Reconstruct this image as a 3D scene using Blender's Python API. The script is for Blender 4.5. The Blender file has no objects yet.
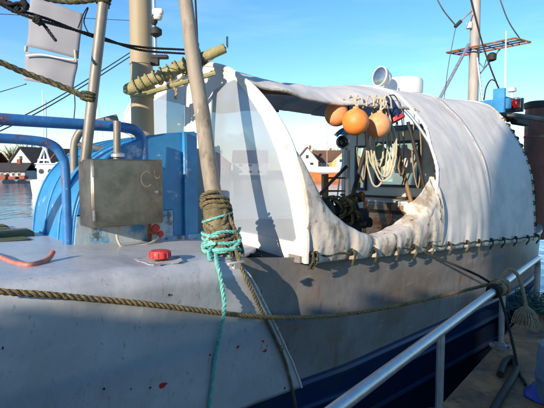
import bpy, math, random
from mathutils import Vector, Matrix, noise
random.seed(7)
R = math.radians
sc = bpy.context.scene
C = sc.collection

# ------------------------------------------------------------------ camera, sky, sun, exposure
FPX, CX, CY, HZ = 471.0, 272.0, 204.0, 170.0
CAMZ = 1.6
PITCH = math.atan((CY-HZ)/FPX)
cd = bpy.data.cameras.new('camera'); cam = bpy.data.objects.new('camera', cd); C.objects.link(cam)
cam.location = (0, 0, CAMZ); cam.rotation_euler = (math.pi/2-PITCH, 0, 0)
cd.sensor_width = 36; cd.lens = 36*FPX/544; cd.clip_start = 0.05; cd.clip_end = 6000
sc.camera = cam

SUN_EL = R(18); SUN_XY = Vector((-0.55, -0.835)).normalized()
w = bpy.data.worlds.new('World'); sc.world = w; w.use_nodes = True
wn = w.node_tree.nodes; wl = w.node_tree.links
bg = wn['Background']
sky = wn.new('ShaderNodeTexSky'); sky.sky_type = 'NISHITA'; sky.sun_disc = False
sky.sun_elevation = SUN_EL; sky.sun_rotation = math.atan2(SUN_XY.x, SUN_XY.y)
sky.air_density = 1.0; sky.dust_density = 0.0; sky.ozone_density = 3.0
tc = wn.new('ShaderNodeTexCoord'); mp = wn.new('ShaderNodeMapping'); mp.inputs['Scale'].default_value = (1.6, 1.6, 9)
mp.inputs['Rotation'].default_value = (0.12, 0.1, 0.4)
nz = wn.new('ShaderNodeTexNoise'); nz.inputs['Scale'].default_value = 2.2; nz.inputs['Detail'].default_value = 7; nz.inputs['Roughness'].default_value = .62
cr = wn.new('ShaderNodeValToRGB'); cr.color_ramp.elements[0].position = .5; cr.color_ramp.elements[1].position = .85
cr.color_ramp.elements[1].color = (.10, .10, .10, 1)
hs_ = wn.new('ShaderNodeHueSaturation'); hs_.inputs['Saturation'].default_value = 1.22
mx = wn.new('ShaderNodeMixRGB'); mx.inputs['Color2'].default_value = (7.5, 8.2, 9.0, 1)
wl.new(tc.outputs['Generated'], mp.inputs['Vector']); wl.new(mp.outputs[0], nz.inputs['Vector']); wl.new(nz.outputs['Fac'], cr.inputs[0])
wl.new(cr.outputs[0], mx.inputs['Fac']); wl.new(sky.outputs[0], hs_.inputs['Color']); wl.new(hs_.outputs[0], mx.inputs['Color1']); wl.new(mx.outputs[0], bg.inputs['Color'])
bg.inputs['Strength'].default_value = 0.15

sd = bpy.data.lights.new('sun', 'SUN'); sd.energy = 4.6; sd.angle = R(.5); sd.color = (1, .84, .66)
sun = bpy.data.objects.new('sun', sd); C.objects.link(sun)
sdir = Vector((SUN_XY.x*math.cos(SUN_EL), SUN_XY.y*math.cos(SUN_EL), math.sin(SUN_EL)))
sun.rotation_euler = sdir.to_track_quat('Z', 'Y').to_euler(); sun.location = (0, 0, 30)

sc.view_settings.view_transform = 'Standard'; sc.view_settings.look = 'None'
sc.view_settings.exposure = 0.65; sc.view_settings.gamma = 1.0; sc.view_settings.use_curve_mapping = False

# ------------------------------------------------------------------ geometry of the view and of the boat
def ray(px, py):
    a = (px-CX)/FPX; b = -(py-CY)/FPX
    cp, sp = math.cos(PITCH), math.sin(PITCH)
    return Vector((a, cp+b*sp, -sp+b*cp))
O = Vector((0, 0, CAMZ))
def P(px, py, Y): d = ray(px, py); return O + d*(Y/d.y)
def PZ(px, py, z): d = ray(px, py); return O + d*((z-CAMZ)/d.z)
HEAD = R(48)
U = Vector((math.sin(HEAD), math.cos(HEAD), 0)); N = Vector((-math.cos(HEAD), math.sin(HEAD), 0)); A = Vector((.22, 3.25, 0))
def B(s, t, z): return A + U*s + N*t + Vector((0, 0, z))
def toB(p): r = p-A; return (r.dot(U), r.dot(N), p.z)
def PS(px, py, s):
    d = ray(px, py); k = (s-(O-A).dot(U))/d.dot(U); return O+d*k
def PT(px, py, t):
    d = ray(px, py); k = (t-(O-A).dot(N))/d.dot(N); return O+d*k
def lerp(a, b, k): return a+(b-a)*k
def interp(x, xs, ys):
    if x <= xs[0]: return ys[0]
    for i in range(1, len(xs)):
        if x <= xs[i]: return lerp(ys[i-1], ys[i], (x-xs[i-1])/(xs[i]-xs[i-1]))
    return ys[-1]
def smooth(k): k = max(0, min(1, k)); return k*k*(3-2*k)
def catmull(pts, n=8):
    pts = [Vector(p) for p in pts]
    if len(pts) < 3: return [pts[0].lerp(pts[-1], i/n) for i in range(n+1)]
    q = [pts[0]*2-pts[1]]+pts+[pts[-1]*2-pts[-2]]; out = []
    for i in range(1, len(q)-2):
        for j in range(n):
            t = j/n; p0, p1, p2, p3 = q[i-1], q[i], q[i+1], q[i+2]
            out.append(.5*((2*p1)+(p2-p0)*t+(2*p0-5*p1+4*p2-p3)*t*t+(3*p1-p0-3*p2+p3)*t**3))
    out.append(pts[-1]); return out

# ------------------------------------------------------------------ mesh collector
WLOC = {}
class MB:
    def __init__(s): s.v = []; s.f = []
    def add(s, vs, fs):
        o = len(s.v); s.v += [Vector(v) for v in vs]; s.f += [[i+o for i in f] for f in fs]; return s
    def box(s, c, size, ax=None, taper=1.0):
        X, Y, Z = ax or (Vector((1,0,0)), Vector((0,1,0)), Vector((0,0,1)))
        c = Vector(c); hx, hy, hz = [q/2 for q in size]; vs = []
        for dz in (-1, 1):
            k = taper if dz > 0 else 1
            for dx, dy in ((-1,-1), (1,-1), (1,1), (-1,1)): vs.append(c+X*dx*hx*k+Y*dy*hy*k+Z*dz*hz)
        return s.add(vs, [[3,2,1,0],[4,5,6,7],[0,1,5,4],[1,2,6,5],[2,3,7,6],[3,0,4,7]])
    def bbox(s, c, size, b=.01, ax=None):
        X, Y, Z = ax or (Vector((1,0,0)), Vector((0,1,0)), Vector((0,0,1)))
        c = Vector(c); hx, hy, hz = [q/2 for q in size]; b = min(b, hx*.9, hy*.9, hz*.9)
        rings = []
        for (z, k) in ((-hz, b), (-hz+b, 0), (hz-b, 0), (hz, b)):
            ring = []
            for sx, sy in ((-1,-1), (1,-1), (1,1), (-1,1)):
                x1, y1 = hx-k, hy-k
                if sx*sy > 0: pr = ((sx*x1, sy*(y1-b*(k == 0))), (sx*(x1-b*(k == 0)), sy*y1))
                else: pr = ((sx*(x1-b*(k == 0)), sy*y1), (sx*x1, sy*(y1-b*(k == 0))))
                for (x, y) in pr: ring.append(c+X*x+Y*y+Z*z)
            rings.append(ring)
        vs = [p for r in rings for p in r]; fs = []
        for i in range(3):
            for j in range(8):
                k = (j+1) % 8; fs.append([i*8+j, i*8+k, (i+1)*8+k, (i+1)*8+j])
        fs.append(list(range(7, -1, -1))); fs.append(list(range(24, 32)))
        return s.add(vs, fs)
    def tube(s, pts, r, n=8, cap=True, closed=False):
        pts = [Vector(p) for p in pts]; m = len(pts)
        rad = r if isinstance(r, (list, tuple)) else [r]*m
        vs = []; prev = None
        for i, p in enumerate(pts):
            a = pts[(i-1) % m] if (closed or i > 0) else p; b = pts[(i+1) % m] if (closed or i < m-1) else p
            t = (b-a).normalized() if (b-a).length > 1e-9 else Vector((0,0,1))
            if prev is None: nn = t.orthogonal().normalized()
            else:
                nn = prev-t*prev.dot(t); nn = nn.normalized() if nn.length > 1e-6 else t.orthogonal().normalized()
            prev = nn; bb = t.cross(nn)
            for j in range(n):
                q = 2*math.pi*j/n; vs.append(p+(nn*math.cos(q)+bb*math.sin(q))*rad[i])
        fs = []
        for i in range(m if closed else m-1):
            for j in range(n):
                k = (j+1) % n; i2 = (i+1) % m
                fs.append([i*n+j, i*n+k, i2*n+k, i2*n+j])
        if cap and not closed: fs.append(list(range(n-1, -1, -1))); fs.append(list(range((m-1)*n, m*n)))
        return s.add(vs, fs)
    def rope(s, pts, r, pitch=None, n=5, strands=3, ph=0):
        pts = [Vector(p) for p in pts]; pitch = pitch or r*6.5
        L = [0]
        for i in range(1, len(pts)): L.append(L[-1]+(pts[i]-pts[i-1]).length)
        m = max(4, int(L[-1]/pitch*8)); q = []; j = 1
        for i in range(m+1):
            d = L[-1]*i/m
            while j < len(pts)-1 and L[j] < d: j += 1
            k = (d-L[j-1])/max(1e-9, L[j]-L[j-1]); q.append(pts[j-1].lerp(pts[j], k))
        fr = []; prev = None
        for i in range(m+1):
            t = (q[min(i+1, m)]-q[max(i-1, 0)]).normalized()
            nn = t.orthogonal().normalized() if prev is None else (prev-t*prev.dot(t))
            nn = nn.normalized() if nn.length > 1e-6 else t.orthogonal().normalized()
            prev = nn; fr.append((nn, t.cross(nn)))
        for st in range(strands):
            path = []
            for i in range(m+1):
                a = 2*math.pi*(L[-1]*i/m)/pitch + 2*math.pi*st/strands + ph
                path.append(q[i]+(fr[i][0]*math.cos(a)+fr[i][1]*math.sin(a))*r*.5)
            s.tube(path, r*.56, n)
        return s
    def lathe(s, c, prof, n=20, axis=(0,0,1), x=None):
        c = Vector(c); Z = Vector(axis).normalized(); X = (Vector(x) if x else Z.orthogonal()).normalized(); Y = Z.cross(X)
        vs = []
        for (r, z) in prof:
            for j in range(n):
                q = 2*math.pi*j/n; vs.append(c+Z*z+(X*math.cos(q)+Y*math.sin(q))*max(r, 1e-4))
        fs = []
        for i in range(len(prof)-1):
            for j in range(n):
                k = (j+1) % n; fs.append([i*n+j, i*n+k, (i+1)*n+k, (i+1)*n+j])
        fs.append(list(range(n-1, -1, -1))); fs.append(list(range((len(prof)-1)*n, len(prof)*n)))
        return s.add(vs, fs)
    def grid(s, fn, nu, nv):
        vs = [fn(i/nu, j/nv) for i in range(nu+1) for j in range(nv+1)]; W = nv+1
        fs = [[i*W+j, (i+1)*W+j, (i+1)*W+j+1, i*W+j+1] for i in range(nu) for j in range(nv)]
        return s.add(vs, fs)
    def poly(s, pts, thick, dirn):
        d = Vector(dirn).normalized()*thick/2; n = len(pts); pts = [Vector(p) for p in pts]
        vs = [p-d for p in pts]+[p+d for p in pts]
        fs = [list(range(n-1, -1, -1)), list(range(n, 2*n))]+[[i, (i+1) % n, n+(i+1) % n, n+i] for i in range(n)]
        return s.add(vs, fs)
    def build(s, name, mat, parent=None, sm=40, thick=0, off=0):
        base = WLOC[parent.name] if parent else Vector((0,0,0))
        me = bpy.data.meshes.new(name); me.from_pydata([v-base for v in s.v], [], s.f); me.update()
        me.validate()
        o = bpy.data.objects.new(name, me); C.objects.link(o)
        me.materials.append(M[mat] if isinstance(mat, str) else mat)
        if sm:
            for p in me.polygons: p.use_smooth = True
            me.set_sharp_from_angle(angle=R(sm))
        if thick:
            md = o.modifiers.new('solid', 'SOLIDIFY'); md.thickness = thick; md.offset = off
        WLOC[o.name] = base
        if parent: o.parent = parent
        return o
def thing(name, loc, label, cat, group=None):
    o = bpy.data.objects.new(name, None); C.objects.link(o); o.empty_display_size = .1
    o.location = Vector(loc); WLOC[o.name] = Vector(loc)
    return tag(o, label, cat, group)
def tag(o, label, cat=None, group=None, kind=None):
    o['label'] = label
    if cat: o['category'] = cat
    if group: o['group'] = group
    if kind: o['kind'] = kind
    return o
def struct(o, label=None):
    o['kind'] = 'structure'
    if label: o['label'] = label
    return o

# ------------------------------------------------------------------ materials
M = {}
def mat(name, col, col2=None, scale=6, rough=.6, metal=0, bump=.15, bscale=None, stain=None, stain_amt=.5, stain_scale=2.2, stain_thr=.5,
        stretch=(1,1,1), spec=.5, transl=0, bdist=.01, extra=None):
    m = bpy.data.materials.new(name); m.use_nodes = True; nt = m.node_tree; n = nt.nodes; l = nt.links
    b = n['Principled BSDF']; b.inputs['Roughness'].default_value = rough; b.inputs['Metallic'].default_value = metal
    b.inputs['Specular IOR Level'].default_value = spec
    t = n.new('ShaderNodeTexCoord'); g = n.new('ShaderNodeNewGeometry')
    mp = n.new('ShaderNodeMapping'); mp.inputs['Scale'].default_value = stretch; l.new(g.outputs['Position'], mp.inputs['Vector'])
    nz = n.new('ShaderNodeTexNoise'); nz.inputs['Scale'].default_value = scale; nz.inputs['Detail'].default_value = 8; nz.inputs['Roughness'].default_value = .65
    l.new(mp.outputs[0], nz.inputs['Vector'])
    cr = n.new('ShaderNodeValToRGB'); cr.color_ramp.elements[0].position = .35; cr.color_ramp.elements[1].position = .65
    c2 = col2 or tuple(c*.75 for c in col)
    cr.color_ramp.elements[0].color = (*c2, 1); cr.color_ramp.elements[1].color = (*col, 1)
    l.new(nz.outputs['Fac'], cr.inputs[0]); cur = cr.outputs[0]
    def layer(cur, c, amt, sc_, thr, st, width=.12, soft=True):
        mp2 = n.new('ShaderNodeMapping'); mp2.inputs['Scale'].default_value = st; l.new(g.outputs['Position'], mp2.inputs['Vector'])
        mp2.inputs['Location'].default_value = (3.1*sc_, 1.7, 5.3)
        n2 = n.new('ShaderNodeTexNoise'); n2.inputs['Scale'].default_value = sc_; n2.inputs['Detail'].default_value = 9; n2.inputs['Roughness'].default_value = .68
        l.new(mp2.outputs[0], n2.inputs['Vector'])
        r2 = n.new('ShaderNodeValToRGB'); r2.color_ramp.elements[0].position = thr; r2.color_ramp.elements[1].position = thr+width
        r2.color_ramp.elements[1].color = (amt, amt, amt, 1); l.new(n2.outputs['Fac'], r2.inputs[0])
        mxx = n.new('ShaderNodeMixRGB'); l.new(r2.outputs[0], mxx.inputs['Fac']); l.new(cur, mxx.inputs['Color1']); mxx.inputs['Color2'].default_value = (*c, 1)
        return mxx.outputs[0]
    if stain: cur = layer(cur, stain, stain_amt, stain_scale, stain_thr, stretch)
    for e in (extra or []): cur = layer(cur, *e)
    l.new(cur, b.inputs['Base Color'])
    rr = n.new('ShaderNodeMapRange'); rr.inputs[3].default_value = max(.03, rough-.12); rr.inputs[4].default_value = min(1, rough+.15); l.new(nz.outputs['Fac'], rr.inputs[0]); l.new(rr.outputs[0], b.inputs['Roughness'])
    if bump:
        n3 = n.new('ShaderNodeTexNoise'); n3.inputs['Scale'].default_value = bscale or scale*6; n3.inputs['Detail'].default_value = 6; l.new(mp.outputs[0], n3.inputs['Vector'])
        bp = n.new('ShaderNodeBump'); bp.inputs['Strength'].default_value = bump; bp.inputs['Distance'].default_value = bdist
        l.new(n3.outputs['Fac'], bp.inputs['Height']); l.new(bp.outputs[0], b.inputs['Normal'])
    if transl:
        tr = n.new('ShaderNodeBsdfTranslucent'); l.new(cur, tr.inputs['Color'])
        ms = n.new('ShaderNodeMixShader'); ms.inputs[0].default_value = transl
        l.new(b.outputs[0], ms.inputs[1]); l.new(tr.outputs[0], ms.inputs[2]); l.new(ms.outputs[0], n['Material Output'].inputs['Surface'])
    M[name] = m; return m

mat('hull_paint', (.50,.525,.55), (.42,.445,.475), scale=2.6, rough=.36, bump=.22, bscale=5, bdist=.03, stain=(.36,.37,.38), stain_amt=.5, stain_scale=1.6, stain_thr=.47,
    extra=[((.60,.615,.63), .4, 3.1, .58, (1,1,.6), .1), ((.16,.13,.10), .7, 19, .655, (1,1,1), .02), ((.60,.61,.61), .22, 15, .60, (.22,.22,1.6), .06), ((.22,.13,.07), .6, 7, .62, (5,5,.22), .06), ((.24,.26,.29), .55, 30, .61, (1,1,.5), .04), ((.20,.205,.21), .4, 4, .57, (3,3,.25), .15)])
mat('hull_side', (.28,.275,.27), (.20,.19,.182), scale=2.2, rough=.4, bump=.25, bscale=4, bdist=.03, stain=(.20,.16,.125), stain_amt=.7, stain_scale=1.5, stain_thr=.45,
    extra=[((.12,.10,.085), .6, 4, .55, (2.4,2.4,.22), .14), ((.25,.10,.04), .8, 17, .64, (1,1,.7), .03), ((.24,.11,.05), .6, 8, .61, (5,5,.2), .05), ((.5,.5,.48), .18, 16, .60, (.25,.25,1.6), .06)])
mat('hull_blue', (.018,.045,.12), (.012,.03,.08), scale=3, rough=.42, bump=.25, bscale=9, stain=(.05,.06,.06), stain_amt=.6, extra=[((.09,.12,.17), .5, 10, .62, (1,1,.4), .08)])
mat('bright_edge', (.72,.72,.70), (.5,.49,.46), scale=30, rough=.5, stain=(.2,.12,.06), stain_scale=18, stain_amt=.8, stain_thr=.56)
mat('blue_paint', (.04,.27,.55), (.025,.19,.42), scale=5, rough=.42, bump=.15, stain=(.62,.66,.68), stain_amt=.95, stain_scale=5, stain_thr=.60, extra=[((.14,.08,.04), .7, 14, .66, (1,1,1), .05)])
mat('blue_worn', (.5,.58,.62), (.36,.45,.5), scale=5, rough=.6, stain=(.04,.28,.56), stain_amt=.95, stain_scale=6, stain_thr=.47, extra=[((.05,.05,.03), .85, 7, .58, (1,1,.7), .07), ((.2,.09,.04), .7, 15, .62, (1,1,.6), .05)])
mat('blue_tube', (.04,.20,.50), (.025,.14,.38), scale=9, rough=.4, bump=.15, stain=(.16,.06,.03), stain_amt=1, stain_scale=5, stain_thr=.56, extra=[((.4,.5,.55), .6, 30, .64, (1,1,1), .04)])
mat('stainless', (.33,.285,.235), (.21,.185,.155), scale=7, rough=.36, metal=.85, bump=.06, stain=(.14,.12,.10), stain_amt=.6, stain_scale=4, extra=[((.30,.26,.20), .5, 3, .62, (1,1,1), .06), ((.2,.08,.03), .7, 22, .64, (1,1,.4), .04)])
mat('galv', (.52,.54,.56), (.4,.42,.44), scale=14, rough=.38, metal=.75, bump=.08, stain=(.3,.3,.3), stain_amt=.5, stain_scale=22, stain_thr=.58)
mat('pole', (.31,.27,.215), (.24,.205,.155), scale=5, rough=.62, bump=.2, stretch=(1,1,.3), stain=(.13,.11,.08), stain_amt=.75, stain_scale=6, stain_thr=.5, extra=[((.07,.06,.045), .7, 14, .60, (1,1,.25), .05), ((.45,.42,.36), .6, 11, .60, (1,1,.4), .04)])
mat('pole_grey', (.26,.245,.215), (.16,.15,.13), scale=8, rough=.5, metal=.3, bump=.15, stretch=(1,1,.4), stain=(.38,.36,.32), stain_amt=.6, stain_scale=9, stain_thr=.56)
mat('mast_wood', (.36,.30,.20), (.29,.235,.15), scale=3, rough=.6, bump=.15, stretch=(1,1,.15), stain=(.22,.18,.10), stain_amt=.7, stain_scale=3, stain_thr=.5, extra=[((.16,.17,.06), .6, 4, .6, (1,1,.5), .1)])
mat('mast_pale', (.40,.385,.36), (.26,.245,.22), scale=4, rough=.6, stretch=(1,1,.3), stain=(.22,.19,.16), stain_amt=.8, stain_scale=5, stain_thr=.55)
mat('boom_moss', (.33,.30,.14), (.20,.19,.08), scale=12, rough=.8, bump=.4, stain=(.42,.36,.24), stain_amt=.7, stain_scale=9)
mat('canvas', (.84,.80,.74), (.74,.70,.65), scale=3, rough=.72, bump=.2, bscale=90, bdist=.002, stain=(.60,.54,.46), stain_amt=.45, stain_scale=2.4, stain_thr=.52, transl=.12,
    extra=[((.48,.43,.36), .35, 5, .58, (1,1,.35), .12), ((.25,.22,.17), .5, 26, .68, (1,1,1), .03)])
mat('canvas_cool', (.80,.775,.74), (.72,.695,.66), scale=2.5, rough=.72, bump=.2, bscale=90, bdist=.002, stain=(.52,.50,.47), stain_amt=.5, stain_scale=2.2, stain_thr=.5, transl=.12,
    extra=[((.45,.41,.36), .35, 5, .57, (1,1,.3), .12), ((.25,.22,.17), .4, 26, .68, (1,1,1), .03)])
mat('canvas_dirty', (.76,.70,.62), (.60,.54,.46), scale=5, rough=.8, bump=.4, bscale=22, bdist=.01, stain=(.34,.26,.17), stain_amt=.85, stain_scale=5.5, stain_thr=.50, transl=.08,
    extra=[((.10,.085,.065), .9, 9, .585, (1,1,.6), .06)])
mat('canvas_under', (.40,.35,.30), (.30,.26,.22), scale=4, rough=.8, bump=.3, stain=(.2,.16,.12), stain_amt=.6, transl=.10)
mat('buoy', (.88,.27,.045), (.78,.22,.04), scale=9, rough=.52, bump=.12, bscale=60, bdist=.003, stain=(.82,.36,.14), stain_amt=.6, stain_scale=6, stain_thr=.5, extra=[((.3,.14,.06), .5, 24, .63, (1,1,1), .05)])
mat('buoy_pale', (.82,.33,.13), (.72,.28,.10), scale=9, rough=.62, bump=.15, bscale=60, bdist=.003, stain=(.80,.46,.26), stain_amt=.6, stain_scale=6, stain_thr=.48, extra=[((.3,.14,.06), .5, 24, .62, (1,1,1), .05)])
mat('rope_brown', (.36,.24,.10), (.22,.14,.055), scale=30, rough=.9, bump=.5, bscale=160, stain=(.12,.09,.05), stain_amt=.6, stain_scale=12)
mat('rope_teal', (.16,.52,.47), (.09,.40,.37), scale=30, rough=.75, bump=.5, bscale=160, stain=(.45,.62,.55), stain_amt=.5, stain_scale=22)
mat('rope_olive', (.17,.14,.075), (.10,.085,.045), scale=25, rough=.9, bump=.5, bscale=140, stain=(.30,.26,.16), stain_amt=.5, stain_scale=10)
mat('rope_cream', (.58,.54,.42), (.44,.40,.30), scale=30, rough=.85, bump=.4, bscale=160)
mat('rope_tan', (.42,.31,.19), (.28,.20,.12), scale=30, rough=.95, bump=.5, bscale=160)
mat('rope_black', (.025,.023,.02), (.012,.012,.011), scale=30, rough=.85, bump=.4, bscale=140)
mat('rope_moss', (.075,.068,.035), (.03,.03,.018), scale=18, rough=.9, bump=.6, bscale=90, stain=(.20,.19,.08), stain_amt=.7, stain_scale=16)
mat('wire', (.10,.10,.10), (.05,.05,.05), rough=.5, metal=.5)
mat('sheet', (.42,.44,.49), (.37,.39,.44), scale=2, rough=.75, bump=.1, transl=.35)
mat('wheelhouse_paint', (.80,.74,.65), (.70,.64,.55), scale=3, rough=.5, bump=.15, stain=(.5,.4,.3), stain_amt=.5, stain_scale=4, stain_thr=.55, extra=[((.25,.11,.05), .6, 9, .64, (1,1,.4), .06)])
mat('white_paint', (.74,.73,.70), (.64,.63,.60), scale=5, rough=.45, bump=.1, stain=(.45,.38,.3), stain_amt=.5, stain_scale=8, stain_thr=.6)
mat('white_clean', (.8,.8,.79), (.74,.74,.73), scale=2, rough=.5, bump=0)
mat('rust', (.30,.10,.04), (.16,.055,.03), scale=9, rough=.85, bump=.5, stain=(.42,.30,.22), stain_amt=.8, stain_scale=4, stain_thr=.5)
mat('locker', (.52,.44,.36), (.36,.28,.21), scale=5, rough=.8, bump=.4, stain=(.30,.11,.04), stain_amt=.95, stain_scale=4, stain_thr=.49, stretch=(1,1,2))
mat('funnel_red', (.26,.075,.045), (.17,.05,.03), scale=5, rough=.65, bump=.3, stretch=(1,1,.4), stain=(.07,.04,.03), stain_amt=.7, stain_scale=4)
mat('dark', (.03,.028,.026), (.015,.015,.014), scale=9, rough=.7, bump=.2)
mat('dark_wood', (.10,.065,.04), (.06,.04,.025), scale=6, rough=.8, bump=.3)
mat('brown_wood', (.30,.18,.08), (.20,.115,.05), scale=8, rough=.7, bump=.3, stretch=(1,1,.3))
mat('deck_inner', (.12,.10,.08), (.07,.06,.05), scale=7, rough=.8, bump=.3)
mat('moss_plank', (.17,.14,.09), (.09,.08,.05), scale=9, rough=.9, bump=.5, stretch=(1,1,1), stain=(.07,.10,.03), stain_amt=.9, stain_scale=6, stain_thr=.47)
mat('red_plastic', (.62,.05,.05), (.52,.04,.045), scale=8, rough=.5, bump=.1, stain=(.5,.18,.15), stain_amt=.5, stain_scale=14, stain_thr=.55)
mat('red_paint', (.46,.03,.03), (.38,.025,.025), scale=20, rough=.6)
mat('scraped', (.47,.48,.50), (.36,.37,.38), scale=16, rough=.7, bump=.4, stain=(.03,.03,.022), stain_amt=.95, stain_scale=13, stain_thr=.51, extra=[((.55,.1,.08), .7, 8, .66, (1,1,1), .04)])
mat('hose_pink', (.50,.20,.15), (.38,.14,.11), scale=14, rough=.5, stain=(.25,.1,.07), stain_amt=.6, stain_scale=10)
mat('conduit', (.50,.48,.42), (.36,.34,.29), scale=12, rough=.5)
mat('chalk', (.36,.28,.18), (.18,.16,.13), scale=40, rough=.8, bump=0)
mat('float_green', (.32,.42,.28), (.22,.31,.20), scale=20, rough=.7, bump=.3)
mat('lamp_metal', (.5,.5,.5), (.35,.35,.35), scale=10, rough=.25, metal=.9, bump=0)
mat('red_lens', (.5,.01,.015), (.4,.01,.01), rough=.15, bump=0)
mat('navy', (.02,.035,.10), (.015,.025,.07), scale=6, rough=.5)
mat('barrel_blue', (.20,.27,.36), (.14,.20,.29), scale=5, rough=.5, bump=.1, stain=(.1,.1,.1), stain_amt=.5)
mat('tarp_blue', (.02,.07,.42), (.015,.05,.32), scale=6, rough=.4, bump=.3, bscale=14)
mat('net_green', (.04,.14,.12), (.02,.08,.07), scale=40, rough=.9, bump=.6)
mat('quay_top', (.34,.17,.075), (.20,.105,.05), scale=3.5, rough=.75, bump=.6, bscale=26, bdist=.012, stain=(.035,.034,.034), stain_amt=.85, stain_scale=2.3, stain_thr=.52,
    extra=[((.46,.23,.09), .85, 2.6, .52, (1,1,1), .08), ((.3,.28,.25), .5, 16, .63, (1,1,1), .06)])
mat('quay_face', (.09,.085,.075), (.05,.05,.045), scale=3, rough=.85, bump=.6, bscale=14, bdist=.02, stain=(.04,.055,.03), stain_amt=.8)
mat('shade_block_wood', (.28,.10,.06), (.20,.07,.045), scale=4, rough=.8, bump=.3, stretch=(6,6,.4))  # red planking of the added shade blocks behind the viewer
mat('roof_dark', (.055,.045,.045), (.035,.03,.03), scale=2, rough=.8)
mat('roof_brown', (.16,.085,.05), (.11,.06,.04), scale=2, rough=.85)
mat('roof_red', (.25,.085,.05), (.18,.06,.04), scale=1, rough=.85)
mat('wall_white', (.72,.70,.67), (.62,.60,.57), scale=.6, rough=.8)
mat('wall_grey', (.42,.43,.44), (.34,.35,.36), scale=.6, rough=.8)
mat('wall_yellow', (.66,.47,.20), (.56,.39,.16), scale=.6, rough=.8)
mat('wall_red', (.30,.08,.05), (.22,.06,.04), scale=.6, rough=.8)
mat('win_dark', (.03,.04,.05), (.02,.025,.03), rough=.12, bump=0)
mat('hull_orange', (.55,.18,.05), (.45,.14,.04), scale=1, rough=.5)
mat('land', (.14,.12,.085), (.08,.085,.045), scale=.3, rough=.95, bump=.2)
mat('twigs', (.12,.085,.055), (.08,.055,.035), rough=.9, bump=0)
mat('stone', (.24,.22,.19), (.14,.13,.11), scale=.8, rough=.9, bump=.5, bscale=2)
mat('wood_pile', (.34,.27,.17), (.22,.17,.10), scale=3, rough=.85)

def mat_clear():
    m = bpy.data.materials.new('clear_plastic'); m.use_nodes = True; nt = m.node_tree; n = nt.nodes; l = nt.links; n.remove(n['Principled BSDF'])
    g = n.new('ShaderNodeNewGeometry')
    nz = n.new('ShaderNodeTexNoise'); nz.inputs['Scale'].default_value = 3; nz.inputs['Detail'].default_value = 6; l.new(g.outputs['Position'], nz.inputs['Vector'])
    cr = n.new('ShaderNodeValToRGB'); cr.color_ramp.elements[0].position = .3; cr.color_ramp.elements[0].color = (.80,.80,.80,1); cr.color_ramp.elements[1].position = .75; cr.color_ramp.elements[1].color = (.95,.95,.95,1); l.new(nz.outputs['Fac'], cr.inputs[0])
    tr = n.new('ShaderNodeBsdfTransparent'); tr.inputs[0].default_value = (.93,.96,.98,1)
    df = n.new('ShaderNodeBsdfDiffuse'); df.inputs[0].default_value = (.50,.56,.62,1)
    tl = n.new('ShaderNodeBsdfTranslucent'); tl.inputs[0].default_value = (.52,.58,.64,1)
    m0 = n.new('ShaderNodeMixShader'); m0.inputs[0].default_value = .4; l.new(df.outputs[0], m0.inputs[1]); l.new(tl.outputs[0], m0.inputs[2])
    m1 = n.new('ShaderNodeMixShader'); l.new(cr.outputs[0], m1.inputs[0]); l.new(tr.outputs[0], m1.inputs[1]); l.new(m0.outputs[0], m1.inputs[2])
    gl = n.new('ShaderNodeBsdfGlossy'); gl.inputs['Roughness'].default_value = .2
    n2 = n.new('ShaderNodeTexNoise'); n2.inputs['Scale'].default_value = 2.2; l.new(g.outputs['Position'], n2.inputs['Vector'])
    bp = n.new('ShaderNodeBump'); bp.inputs['Strength'].default_value = .5; bp.inputs['Distance'].default_value = .04; l.new(n2.outputs['Fac'], bp.inputs['Height']); l.new(bp.outputs[0], gl.inputs['Normal'])
    m2 = n.new('ShaderNodeMixShader'); m2.inputs[0].default_value = .16; l.new(m1.outputs[0], m2.inputs[1]); l.new(gl.outputs[0], m2.inputs[2])
    l.new(m2.outputs[0], n['Material Output'].inputs['Surface']); M['clear_plastic'] = m
mat_clear()
def mat_glass():
    m = bpy.data.materials.new('glass'); m.use_nodes = True; nt = m.node_tree; n = nt.nodes; l = nt.links; n.remove(n['Principled BSDF'])
    tr = n.new('ShaderNodeBsdfTransparent'); tr.inputs[0].default_value = (.75,.85,.82,1)
    gl = n.new('ShaderNodeBsdfGlossy'); gl.inputs['Roughness'].default_value = .05
    m2 = n.new('ShaderNodeMixShader'); m2.inputs[0].default_value = .3; l.new(tr.outputs[0], m2.inputs[1]); l.new(gl.outputs[0], m2.inputs[2])
    l.new(m2.outputs[0], n['Material Output'].inputs['Surface']); M['glass'] = m
mat_glass()
def mat_water():
    m = bpy.data.materials.new('water'); m.use_nodes = True; nt = m.node_tree; n = nt.nodes; l = nt.links
    b = n['Principled BSDF']; b.inputs['Base Color'].default_value = (.02,.085,.17,1); b.inputs['Roughness'].default_value = .1
    g = n.new('ShaderNodeNewGeometry'); prev = None
    for sc_, dist, st in ((1.3, .10, (1,.45,1)), (.35, .25, (1,.5,1))):
        mp = n.new('ShaderNodeMapping'); mp.inputs['Scale'].default_value = st; l.new(g.outputs['Position'], mp.inputs['Vector'])
        nz = n.new('ShaderNodeTexNoise'); nz.inputs['Scale'].default_value = sc_; nz.inputs['Detail'].default_value = 5; l.new(mp.outputs[0], nz.inputs['Vector'])
        bp = n.new('ShaderNodeBump'); bp.inputs['Strength'].default_value = .55; bp.inputs['Distance'].default_value = dist; l.new(nz.outputs['Fac'], bp.inputs['Height'])
        if prev: l.new(prev.outputs[0], bp.inputs['Normal'])
        prev = bp
    l.new(prev.outputs[0], b.inputs['Normal']); M['water'] = m
mat_water()

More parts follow.
